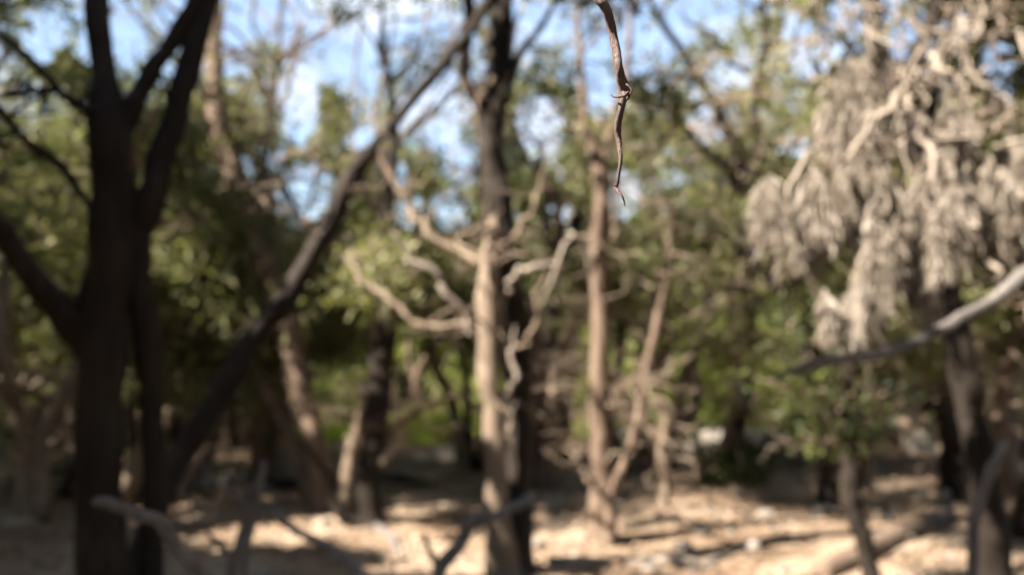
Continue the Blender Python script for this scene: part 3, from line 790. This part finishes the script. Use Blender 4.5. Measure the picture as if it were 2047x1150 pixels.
tree('juniper half cut off by the right edge with a long bare limb reaching left', [
    ('trunk', [(2200, 1330, 3.9, 110), (2190, 1100, 3.9, 100), (2180, 900, 3.9, 96), (2190, 700, 3.9, 90), (2200, 500, 3.9, 84), (2190, 250, 3.9, 70), (2200, 0, 3.9, 50), (2220, -300, 3.9, 24)], None),
    ('dead_limb', [(2190, 510, 3.85, 52), (2110, 530, 3.4, 44), (2047, 556, 3.1, 38), (1985, 600, 2.9, 32), (1930, 632, 2.75, 34), (1880, 660, 2.65, 34), (1820, 688, 2.55, 32), (1740, 712, 2.45, 30), (1660, 722, 2.35, 30), (1600, 735, 2.3, 26), (1550, 752, 2.25, 10)], 'stick')],
    22, bark='bark_dark', auto=12, auto_kw=dict(zlo=2.4, spread=1.0), dress_kw=dict(twig_n=0, zmin=1.6, lace=0))

# ---- unseen junipers added left of the frame to shade the near left corner
for k, (x, y, seed) in enumerate([(-3.7, 1.4, 31), (-7.3, 5.2, 32), (-2.9, 0.1, 33)]):
    rng = np.random.default_rng(seed)
    g = float(gz(x, y))
    stems = []
    root = thing('juniper_tree', ['broad juniper whose crown hangs in over the top left corner', 'juniper standing in the shade beyond the left edge', 'juniper beside the path behind the near dark stems'][k], 'tree', (x, y, g))
    for s in range(3):
        e = np.array([x, y, g]) + np.array([rng.normal(0, 0.7), rng.normal(0, 0.7), rng.uniform(3.6, 4.6) * (0.72 if x < -5 else 1)])
        w = kinked(rng, np.array([x + 0.1 * s, y, g - 0.05]), e, 6, 0.05)
        MB().add(tube(w, np.linspace(0.1, 0.015, 6), 10, 24, 0.1, 0.1, rng)).build('trunk' if s == 0 else 'stem', M['bark_dark'], root)
        stems.append(w)
    dress(root, rng, stems, auto_blobs(rng, stems, 22, zlo=1.8, spread=1.4, r=(0.45, 0.75)), clumps=18, per=42, L=0.17, W=0.1, twig_n=20, step=6, lace=0)

# ---- unseen junipers added around the viewpoint to block skylight and cast shade
SHADE = [(-1.9, -2.2), (0.4, -2.6), (2.6, -1.6), (2.9, 0.9), (-4.9, -1.6), (5.2, 2.6), (5.0, -0.4), (-0.9, -5.0), (3.2, -4.8), (5.6, 5.2), (-6.6, 1.4), (7.0, 8.0), (-5.3, 2.6), (-4.9, 4.6), (-7.4, 7.6), (-9.0, 9.8), (-10.0, 12.5)]
for k, (x, y) in enumerate(SHADE):
    rng = np.random.default_rng(300 + k)
    g = float(gz(x, y))
    root = thing('juniper_tree', 'juniper standing around the viewpoint, outside the view', 'tree', (x, y, g), 'junipers around the viewpoint')
    stems = []
    for q in range(2):
        e = np.array([x, y, g]) + np.array([rng.normal(0, 0.6), rng.normal(0, 0.6), rng.uniform(3.6, 4.8) * (0.72 if x < -5 else 1)])
        w = kinked(rng, np.array([x + 0.12 * q, y, g - 0.05]), e, 6, 0.05)
        MB().add(tube(w, np.linspace(0.09, 0.015, 6), 8, 18, 0.1, 0.1, rng)).build('trunk' if q == 0 else 'stem', M['bark_dark'], root)
        stems.append(w)
    dress(root, rng, stems, auto_blobs(rng, stems, 20, zlo=2.6 if x > -5 else 1.5, spread=1.6 if x > -5 else 1.1, r=(0.5, 0.85)), clumps=12, per=24, L=0.25, W=0.16, cr=0.3, twig_n=8, each_bough=False, zmin=2, lace=0, step=8)

# ---- junipers of the thicket
def wild_tree(rng, x, y, label, group, leafname='leaf', h=None, lean=None, nst=None):
    g = float(gz(x, y))
    base = np.array([x, y, g])
    root = thing('juniper_tree', label, 'tree', base, group)
    h = h or rng.uniform(3.6, 5.6)
    nst = nst or int(rng.integers(3, 6))
    stems = []
    for s in range(nst):
        an = rng.uniform(0, 6.28)
        ln = rng.uniform(0.1, 0.5) * h * (0.6 if s == 0 else 1.0)
        e = base + np.array([math.cos(an) * ln, math.sin(an) * ln * 0.7, h * rng.uniform(0.75, 1.0)])
        w = kinked(rng, base + np.array([math.cos(an) * 0.1 * s, math.sin(an) * 0.1 * s, -0.05]), e, 7, 0.035)
        r0 = rng.uniform(0.05, 0.095)
        mt = ['bark', 'bark_pale', 'bark_dark'][int(rng.integers(0, 3))]
        MB().add(tube(w, r0 * np.array([1.25, 0.95, 0.85, 0.7, 0.5, 0.3, 0.1]), 8, 22, 0.08, 0.12, rng)).build('trunk' if s == 0 else 'stem', M[mt], root)
        stems.append(w)
    for s in range(int(rng.integers(2, 5))):
        c = catmull(stems[int(rng.integers(len(stems)))], 20)
        a = c[int(rng.integers(4, 11))]
        an = rng.uniform(0, 6.28)
        e = a + np.array([math.cos(an), math.sin(an), rng.uniform(-0.2, 0.6)]) * rng.uniform(0.5, 1.3)
        MB().add(tube(kinked(rng, a, e, 8, 0.05), np.linspace(0.028, 0.006, 8), 6, 8)).build('dead_limb', M[['dead', 'bark_pale', 'bark'][int(rng.integers(0, 3))]], root)
    far = y > 17
    dress(root, rng, stems, auto_blobs(rng, stems, int(rng.integers(8, 12)), zlo=0.26 * h, spread=1.2, r=(0.35, 0.62)),
          clumps=8, per=80 if far else 110, L=0.13 if far else 0.095, W=0.06 if far else 0.042,
          step=3, lace=26 if far else 56, twig_n=30 if far else 62, zmin=0.5, each_bough=not far, leaf=leafname, twig_mat='twig')
    return root

rng = np.random.default_rng(77)
mid = [  # px, Y of the base, label
    (60, 7.5, 'shaded juniper between the left edge and the near dark stems'),
    (20, 12.5, 'tangled juniper in deep shade at the far left'),
    (230, 8.6, 'slim dark juniper half hidden by the near left trunk'),
    (-60, 9.2, 'juniper half out of the picture at the far left'),
    (135, 10.5, 'short-trunked juniper deep in shade behind the near dark stems'),
    (395, 9.6, 'juniper tucked behind the foot of the diagonal leaning trunk'),
    (480, 12.5, 'slim juniper over the pale slab of rock left of centre'),
    (300, 12.0, 'juniper glimpsed between the near dark stems'),
    (942, 10.5, 'thin dark-trunked juniper just left of the sunlit central stem'),
    (850, 19.5, 'juniper rising behind the bright grass patch'),
    (1075, 9.4, 'juniper close behind the shaded central stem'),
    (1120, 11.5, 'slim juniper midway between the central tree and the forked one'),
    (1290, 11.0, 'juniper with tangled grey stems right of the forked trunk'),
    (1410, 9.8, 'thin straight dark juniper left of the grey boulder'),
    (1540, 14.5, 'bushy juniper rising behind the grey boulder'),
    (1830, 12.5, 'juniper seen under the hanging dead sprays'),
    (2010, 10.5, 'juniper between the leaning right trunk and the right edge'),
    (2040, 7.0, 'dark trunk hard against the right edge behind the leaning juniper')]
for px, Y, lab in mid:
    p = P(px, 700, Y)
    wild_tree(rng, p[0], Y, lab, None, 'leaf_bright' if Y > 11 else 'leaf', nst=2 if Y < 11 else None)
for k in range(18):
    Y = rng.uniform(8.8, 15)
    X = rng.uniform(-0.5, 0.53) * Y
    px, _ = project(np.array([X, Y, 1.3]))
    if 800 < px < 940 or abs(px - 1480) < 90: X += 0.9
    g = float(gz(X, Y))
    root = thing('juniper_tree', 'slender dark juniper pole standing in the mid thicket', 'tree', (X, Y, g), 'slender poles of the mid thicket')
    st = []
    for q in range(int(rng.integers(1, 4))):
        e = np.array([X + rng.normal(0, 0.6), Y + rng.normal(0, 0.4), g + rng.uniform(3.2, 4.8)])
        w = kinked(rng, np.array([X + 0.12 * q, Y, g - 0.05]), e, 7, 0.03)
        MB().add(tube(w, rng.uniform(0.03, 0.06) * np.array([1.3, 1, 0.9, 0.75, 0.6, 0.4, 0.15]), 8, 20, 0.06, 0.12, rng)).build('trunk' if q == 0 else 'stem', M[['bark', 'bark_dark', 'bark_dark', 'bark_pale'][int(rng.integers(0, 4))]], root)
        st.append(w)
    dress(root, rng, st, auto_blobs(rng, st, 5, zlo=1.8, spread=0.9, r=(0.3, 0.45)), twig_n=24, zmin=0.5, each_bough=False, lace=20)
n_far = 0
tries = 0
spots = []
while n_far < 28 and tries < 2000:
    tries += 1
    Y = 13 + 19 * rng.random() ** 0.9
    X = rng.uniform(-1, 1) * (0.56 * Y + 1.5)
    if any((X - a) ** 2 + (Y - b) ** 2 < 2.0 ** 2 for a, b in spots): continue
    px, _ = project(np.array([X, Y, 1.3]))
    if 820 < px < 930 and Y < 17: continue
    spots.append((X, Y))
    wild_tree(rng, X, Y, 'sunlit juniper standing far back in the thicket', 'distant junipers of the thicket', 'leaf_bright' if rng.random() < 0.65 else 'leaf', h=rng.uniform(3.4, 5.2))
    n_far += 1

# ---- the wood beyond, one mass
def far_wood():
    rng = np.random.default_rng(9)
    mb = MB()
    n = 900
    Y = rng.uniform(33, 52, n)
    X = rng.uniform(-0.62, 0.62, n) * Y * 1.1
    Z = gz(X, Y) + rng.uniform(0.2, 4.6, n) * (0.75 + 0.25 * np.sin(X * 0.5))
    leaves(mb, rng, np.stack([X, Y, Z], -1), 0.9, 60, 0.34, 0.12, cull=True)
    for k in range(120):
        y = rng.uniform(33, 50); x = rng.uniform(-0.6, 0.6) * y
        g = float(gz(x, y))
        mb.add(tube(kinked(rng, np.array([x, y, g - 0.1]), np.array([x + rng.normal(0, 0.7), y, g + rng.uniform(2.5, 4)]), 5, 0.04), np.linspace(0.11, 0.03, 5), 5, 8), np.full(50, 0.95))
    o = mb.build('distant_woodland', M['leaf_bright'], smooth=False)
    tag(o, 'hazy mass of juniper wood far beyond the thicket', None, kind='stuff')
far_wood()

# ------------------------------------------------------------------ shrubs and grass
def shrub(label, px, py, wpx, hpx, seed, leaf='leaf_dark', L=0.06, W=0.03, n=60, per=40, group=None, name='leafy_shrub'):
    rng = np.random.default_rng(seed)
    b = gpt(px, py)
    Y = b[1]
    w, h = wpx * Y / F, hpx * Y / F
    root = thing(name, label, 'shrub', b, group)
    st, cr = MB(), MB()
    cs = []
    for k in range(n):
        an = rng.uniform(0, 6.28)
        r = math.sqrt(rng.random())
        z = rng.uniform(0.15, 1.0)
        rad = r * math.sqrt(max(0.05, 1 - (z - 0.45) ** 2 * 2.6))
        cs.append(b + np.array([math.cos(an) * rad * w / 2, math.sin(an) * rad * w / 2.4, z * h]))
    cs = np.array(cs)
    for q in cs[::3]:
        st.add(tube(kinked(rng, b + np.array([rng.normal(0, 0.05), rng.normal(0, 0.05), -0.02]), q, 5, 0.06), np.linspace(0.014, 0.003, 5), 4, 7))
    leaves(cr, rng, cs, 0.16 * max(0.7, min(w, 1.5)), per, L, W, cull=False)
    st.build('branches', M['twig'], root, kind='stuff')
    cr.build('foliage', M[leaf], root, smooth=False)
    return root

shrub('green leafy shrub hugging the far side of the grey boulder', 1490, 882, 330, 150, 41, 'leaf_bright', n=60)
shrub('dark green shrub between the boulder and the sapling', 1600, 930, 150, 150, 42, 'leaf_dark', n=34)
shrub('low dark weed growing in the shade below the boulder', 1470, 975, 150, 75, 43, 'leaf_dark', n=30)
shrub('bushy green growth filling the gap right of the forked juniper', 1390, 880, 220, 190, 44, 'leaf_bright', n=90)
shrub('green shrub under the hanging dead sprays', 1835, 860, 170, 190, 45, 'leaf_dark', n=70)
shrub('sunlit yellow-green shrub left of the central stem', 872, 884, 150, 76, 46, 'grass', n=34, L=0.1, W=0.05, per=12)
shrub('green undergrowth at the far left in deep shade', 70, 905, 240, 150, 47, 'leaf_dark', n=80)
shrub('olive shrub behind the splayed brown stems', 700, 868, 200, 260, 48, 'leaf_bright', n=100)
shrub('leafy shrub at the right edge behind the leaning trunk', 2020, 890, 160, 230, 49, 'leaf_bright', n=80)
shrub('pale green shrub in the gap between central and forked trees', 1130, 862, 150, 200, 50, 'leaf_bright', n=70)

rng = np.random.default_rng(88)
for k in range(26):
    Y = rng.uniform(12.5, 24)
    X = rng.uniform(-0.55, 0.55) * Y
    g = np.array([X, Y, float(gz(X, Y))])
    px, py = project(g)
    if 800 < px < 930 and Y < 16: continue
    shrub('low scrubby juniper growth under the far thicket', px, py, rng.uniform(1.2, 2.2) * F / Y, rng.uniform(0.8, 1.7) * F / Y, 600 + k, 'leaf_bright' if k % 3 else 'leaf', 0.1, 0.04, 46, 40, 'scrub under the far thicket', 'scrub_bush')

def grass():
    rng = np.random.default_rng(61)
    P_ = []
    for (px, py, sx, sy, n) in [(880, 860, 75, 14, 2600), (830, 880, 50, 8, 900), (1150, 872, 60, 8, 800), (300, 900, 60, 8, 500), (1560, 900, 90, 10, 500), (640, 880, 60, 8, 600)]:
        for _ in range(n // 10):
            q = gpt(px + rng.normal(0, sx * 0.6), py + rng.normal(0, sy * 0.6))
            P_.append(q + rng.normal(0, 0.05, (10, 3)) * np.array([1, 1, 0]))
    p = np.vstack(P_)
    p[:, 2] = gz(p[:, 0], p[:, 1]) - 0.01
    n = len(p)
    d = rng.normal(0, 0.35, (n, 3)); d[:, 2] = 1
    d /= np.linalg.norm(d, axis=1)[:, None]
    s = np.cross(d, rng.normal(0, 1, (n, 3))); s /= np.linalg.norm(s, axis=1)[:, None]
    l = rng.uniform(0.12, 0.3, n)[:, None]
    v = np.stack([p - s * 0.006, p + s * 0.006, p + d * l + s * 0.001, p + d * l - s * 0.001], 1).reshape(-1, 3)
    o = MB().add((v, np.arange(4 * n).reshape(-1, 4)), np.repeat(np.clip(rng.normal(0.5, 0.2, n), 0, 1), 4)).build('grass', M['grass'], smooth=False)
    tag(o, 'bright yellow-green grass in the sunny gaps beyond the trunks', None, kind='stuff')
grass()

# ------------------------------------------------------------------ rocks
def rock(label, px, py, wpx, hpx, seed, group=None, depth=0.8, name='limestone_rock', rot=0.0):
    rng = np.random.default_rng(seed)
    b = gpt(px, py)
    Y = b[1]
    w, h = wpx * Y / F, hpx * Y / F
    nu, nv = 18, 11
    u = np.linspace(0, 2 * math.pi, nu, endpoint=False)
    vv = np.linspace(-0.5 * math.pi, 0.5 * math.pi, nv)
    U, V = np.meshgrid(u, vv)
    d = np.stack([np.cos(V) * np.cos(U), np.cos(V) * np.sin(U), np.sin(V)], -1)
    r = np.ones_like(U)
    for _ in range(9):                                # facets: cut the ball by random planes
        nrm = rng.normal(0, 1, 3); nrm /= np.linalg.norm(nrm)
        dd = d @ nrm
        lim = rng.uniform(0.55, 0.85)
        r = np.where(dd > 1e-3, np.minimum(r, lim / np.maximum(dd, 1e-3)), r)
    r *= 1 + 0.03 * np.sin(U * 5 + 3) * np.cos(V * 7)
    q = d * r[..., None] * np.array([w / 1.5, w / 1.5 * depth, h * 0.85])
    cr, sr = math.cos(rot), math.sin(rot)
    q = np.stack([q[..., 0] * cr - q[..., 2] * sr, q[..., 1], q[..., 0] * sr + q[..., 2] * cr], -1)
    q = q + b + np.array([0, 0, h * 0.12])
    i = (np.arange(nv - 1)[:, None] * nu + np.arange(nu)[None, :])
    j = (np.arange(nv - 1)[:, None] * nu + (np.arange(nu)[None, :] + 1) % nu)
    f = np.stack([i, j, j + nu, i + nu], -1).reshape(-1, 4)
    o = MB().add((q.reshape(-1, 3), f)).build(name, M['stone'], smooth=False)
    tag(o, label, 'rock', group)
    return o

rock('large grey limestone boulder at the foot of the green shrub', 1485, 908, 175, 62, 1, name='limestone_boulder')
rock('grey rock below the bright grass left of the central stem', 885, 922, 90, 30, 2)
rock('pale sunlit slab leaning against the splayed brown stems', 585, 968, 105, 62, 3, rot=-0.35)
rock('long flat pale stone in sun left of the splayed stems', 430, 975, 110, 34, 4)
rock('pale sunlit rock just right of the forked trunk', 1245, 905, 70, 52, 5)
rock('round pale stone at the base of the central trunk', 1000, 1085, 46, 44, 6)
rock('sunlit stone beside the leaning right trunk', 2030, 1010, 70, 36, 7)
rock('small grey stone in the shade of the arching limb', 1835, 905, 50, 46, 8)
rng = np.random.default_rng(17)
for k in range(46):
    px = rng.uniform(380, 2040)
    py = 960 + 195 * rng.random()
    s = rng.uniform(10, 34)
    rock('small pale stone scattered in the litter of the clearing', px, py, s * 1.3, s * 0.6, 100 + k, 'small stones on the clearing floor', name='small_stone', rot=rng.normal(0, 0.15))

# ------------------------------------------------------------------ fallen wood and near sticks
def stick(label, pts, mat='stick', cat='stick', name='fallen_stick', seed=0, forks=(), group=None, sides=8, wob=0.15):
    rng = np.random.default_rng(seed + 500)
    w, r = traced(pts)
    r = r * 1.3
    o = MB().add(tube(w, r, sides, 7 * len(w), 0.06, wob, rng)).build(name, M[mat])
    tag(o, label, cat, group)
    o['org'] = [0.0, 0.0, 0.0]
    for fk in forks:
        fw, fr = traced(fk)
        fr = fr * 1.3
        MB().add(tube(fw, fr, 6, 5 * len(fw), 0.05, wob, rng)).build('fork', M[mat], o)
    return o

def lying(label, pix, wpx, mat='stick', name='fallen_stick', cat='stick', seed=0, lift=0.5, group=None):
    """a piece of wood lying along the ground through the given pixels"""
    rng = np.random.default_rng(seed + 900)
    w, r = [], []
    for (px, py), wd in zip(pix, wpx):
        g = gpt(px, py)
        rad = wd * 0.5 * g[1] / F
        g[2] += rad * lift
        w.append(g); r.append(rad)
    o = MB().add(tube(np.array(w), np.array(r), 9, 6 * len(w), 0.1, 0.12, rng)).build(name, M[mat])
    tag(o, label, cat, group)
    return o

stick('bent grey stick arching up at the bottom left in front of dark stems',
      [(560, 2250, 1.62, 34), (500, 1600, 1.62, 34), (445, 1240, 1.62, 34), (402, 1150, 1.6, 34), (360, 1095, 1.58, 32), (320, 1050, 1.56, 32), (265, 1022, 1.54, 30), (225, 1006, 1.52, 28), (190, 1000, 1.5, 22)], name='bent_stick', seed=1)
stick('upright blue-grey dead stem at the bottom left of the clearing',
      [(440, 1560, 2.9, 40), (465, 1250, 2.9, 36), (478, 1130, 2.9, 36), (500, 1050, 2.9, 32), (518, 985, 2.9, 28), (528, 925, 2.9, 16)], name='dead_stem', seed=2,
      forks=[[(505, 1035, 2.9, 16), (470, 990, 2.85, 14), (425, 960, 2.8, 11), (408, 925, 2.8, 6)], [(480, 1130, 2.9, 18), (440, 1090, 2.85, 14), (400, 1050, 2.8, 8)]])
stick('forked grey dead stem rising at the bottom centre before the central trunk',
      [(840, 1500, 3.0, 34), (862, 1230, 3.0, 32), (880, 1140, 3.0, 30), (918, 1088, 3.0, 30), (940, 1045, 3.0, 30), (968, 1022, 3.0, 22), (972, 1005, 3.0, 10)], name='dead_stem', seed=3,
      forks=[[(882, 1138, 3.0, 18), (862, 1106, 2.97, 14), (848, 1068, 2.95, 8)], [(955, 1032, 3.0, 20), (1000, 1030, 3.05, 24), (1035, 1015, 3.1, 26), (1066, 992, 3.15, 22)]])
stick('thin grey stick standing in front of the leaning right trunk',
      [(1935, 1700, 2.3, 26), (1938, 1300, 2.3, 26), (1942, 1140, 2.3, 24), (1946, 1050, 2.3, 24), (1965, 985, 2.3, 24), (1988, 930, 2.3, 26), (2002, 900, 2.3, 20), (2012, 880, 2.3, 8)], name='dead_stem', seed=4)
stick('thin dark stick slanting down across the sunny bottom left ground',
      [(540, 1010, 5.0, 16), (575, 1050, 5.0, 17), (640, 1082, 4.9, 17), (690, 1115, 4.8, 17), (745, 1170, 4.7, 18), (800, 1240, 4.6, 18), (870, 1300, 4.3, 14)], name='fallen_stick', seed=5)
lying('short curved dark stick on the ground left of the central trunk', [(752, 1055), (780, 1078), (800, 1110)], [16, 17, 10], seed=6)
lying('dark branch lying across the foot of the splayed stems', [(520, 982), (600, 985), (680, 978), (760, 972), (870, 975)], [18, 22, 20, 22, 10], 'bark_dark', 'fallen_branch', 'branch', 7, 1.6)
lying('long pale log lying along the bottom edge of the clearing', [(1095, 1130), (1200, 1134), (1300, 1132), (1420, 1138)], [24, 27, 26, 20], 'dead', 'fallen_log', 'log', 8)
lying('brown rotten log slanting up from the sapling to the right', [(1640, 1160), (1740, 1110), (1830, 1070), (1890, 1036)], [38, 44, 44, 40], 'bark', 'fallen_log', 'log', 9, 0.6)
lying('pale broken branch end poking out left of the leaning right trunk', [(1880, 1005), (1915, 988), (1945, 972)], [16, 22, 26], 'dead', 'fallen_branch', 'branch', 10, 1.2)
lying('thin stick on the sunlit ground at the bottom right of centre', [(1380, 1150), (1440, 1118), (1500, 1092)], [10, 11, 6], seed=11)
lying('grey stick under the shade right of the central stems', [(1080, 1000), (1130, 985), (1190, 992)], [12, 13, 8], seed=12)
lying('dark stick in shade right of the forked juniper', [(1250, 1060), (1330, 1044), (1420, 1052)], [16, 18, 10], 'bark_dark', seed=13)
lying('grey branch crossing the shaded left corner', [(0, 985), (70, 962), (150, 940), (240, 930)], [16, 18, 16, 8], 'dead', 'fallen_branch', 'branch', 14, 2.0)
lying('curved pale branch on the shaded ground at the far left', [(10, 1055), (55, 1050), (85, 1020), (70, 985)], [24, 26, 20, 8], 'dead', 'fallen_branch', 'branch', 15)

# ---- loose litter
def litter():
    rng = np.random.default_rng(3)
    n = 80000
    Y = 3.2 + 13 * rng.random(n) ** 1.25
    X = rng.uniform(-0.62, 0.62, n) * (Y + 1)
    dr = np.sin(X * 1.7 + 1.1 * np.sin(Y * 1.3)) + np.sin(Y * 2.3 + 1.4 * np.sin(X * 0.9)) + np.sin(X * 3.7 + Y * 2.9)
    k = rng.random(n) < 0.15 + 0.85 / (1 + np.exp(-2.2 * (dr - 0.2)))
    X, Y = X[k], Y[k]
    n = len(X)
    Z = gz(X, Y) + 0.012 + rng.exponential(0.008, n)
    p = np.stack([X, Y, Z], -1)
    d = rng.normal(0, 1, (n, 3)); d[:, 2] *= 0.28
    d /= np.linalg.norm(d, axis=1)[:, None]
    s = np.cross(d, np.array([0, 0, 1.0]) + rng.normal(0, 0.3, (n, 3)))
    s /= np.linalg.norm(s, axis=1)[:, None]
    l = rng.uniform(0.02, 0.075, n)[:, None]
    w = l * rng.uniform(0.08, 0.3, n)[:, None]
    v = np.stack([p - d * l * .5, p + s * w, p + d * l * .5, p - s * w], 1).reshape(-1, 3)
    o = MB().add((v, np.arange(4 * n).reshape(-1, 4)), np.repeat(rng.random(n), 4)).build('leaf_litter', M['litter'], smooth=False)
    tag(o, 'dry brown leaf and twig litter strewn over the ground', None, kind='stuff')
litter()

# ---- the twig in focus, hanging close to the lens
def focus_twig():
    rng = np.random.default_rng(8)
    Y = 0.5
    main = [(990, -560, 0.56, 26), (1090, -330, 0.53, 24), (1150, -140, 0.51, 24), (1175, -40, 0.5, 22), (1192, 0, Y, 21), (1207, 18, Y, 20), (1219, 42, Y, 19), (1226, 68, Y, 18.5), (1230, 95, Y, 20), (1232, 118, Y, 19),
            (1233, 135, Y, 17), (1238, 152, Y, 19), (1245, 168, Y, 24), (1249, 180, Y, 26), (1246, 192, Y, 22), (1241, 204, Y, 15), (1240, 218, Y, 14), (1236, 240, Y, 15), (1236, 262, Y, 15), (1238, 280, Y, 12), (1238, 298, Y, 9),
            (1239, 318, Y, 8), (1237, 340, Y, 6.5), (1236, 360, Y, 5.5), (1234, 369, Y, 8), (1232, 375, Y, 9), (1235, 383, Y, 6.5), (1241, 393, Y, 4.5), (1246, 402, Y, 3.5), (1250, 411, Y, 2)]
    w, r = traced(main)
    r = r * 1.3
    w[:, 1] += 0.004 * np.sin(np.arange(len(w)) * 1.1)
    base = w[0]
    root = thing('hanging_twig', 'sharp reddish-grey twig dangling from the top edge, the only thing in focus', 'twig', base)
    MB().add(tube(w, r, 14, 150, 0.16, 0.05, rng)).build('twig_stem', M['focus'], root)
    w, r = traced([(1256, 184, 0.497, 7), (1246, 192, 0.494, 7), (1236, 194, 0.492, 6.5), (1228, 194, 0.493, 6), (1223, 191, 0.494, 5), (1219, 188, 0.495, 2.5)])
    MB().add(tube(w, r, 8, 24, 0.1, 0.1, rng)).build('spur', M['focus'], root)
    w, r = traced([(1252, 168, 0.497, 5), (1260, 176, 0.496, 6), (1262, 184, 0.496, 6), (1256, 192, 0.497, 5), (1251, 203, 0.498, 4), (1249, 216, 0.499, 2)])
    MB().add(tube(w, r, 7, 20, 0.1, 0.1, rng)).build('bark_flake', M['focus'], root)
    w, r = traced([(1232, 372, 0.498, 5), (1229, 371, 0.497, 4), (1227, 367, 0.497, 1.5)])
    MB().add(tube(w, r, 6, 8, 0, 0.1, rng)).build('bud', M['focus'], root)
focus_twig()

# ---- tell the look-alikes of the thicket apart by what they stand behind
MARKS = [(170, 'left of the near dark stems'), (340, 'behind the near dark stems'), (560, 'behind the diagonal leaning trunk'), (690, 'behind the splayed brown stems'),
         (810, 'behind the black-shaded trunk'), (950, 'beyond the bright grass patch'), (1065, 'behind the central tree'), (1170, 'between the central and forked trees'),
         (1235, 'behind the forked trunk'), (1400, 'in the gap past the forked trunk'), (1570, 'beyond the grey boulder'), (1770, 'behind the dark sapling'),
         (1900, 'under the hanging dead sprays'), (9999, 'behind the leaning right trunk')]
ORD = ['nearest', 'second nearest', 'third nearest', 'fourth nearest', 'fifth nearest', 'sixth nearest', 'seventh nearest', 'eighth nearest']
for grp, what in [('distant junipers of the thicket', 'far sunlit juniper'), ('slender poles of the mid thicket', 'slender juniper pole'), ('scrub under the far thicket', 'low scrubby bush')]:
    bins = {}
    for o in [o for o in bpy.data.objects if o.get('group') == grp]:
        x, _ = project(np.array(o.location))
        place = next(t for lim, t in MARKS if x < lim)
        bins.setdefault(place, []).append(o)
    for place, os_ in bins.items():
        os_.sort(key=lambda o: o.location.y)
        for k, o in enumerate(os_):
            o['label'] = what + ' ' + place + ('' if len(os_) == 1 else ', %s of %s' % (ORD[k], ['', '', 'two', 'three', 'four', 'five', 'six', 'seven', 'eight'][len(os_)]))

for o in bpy.data.objects:
    if 'org' in o:
        del o['org']
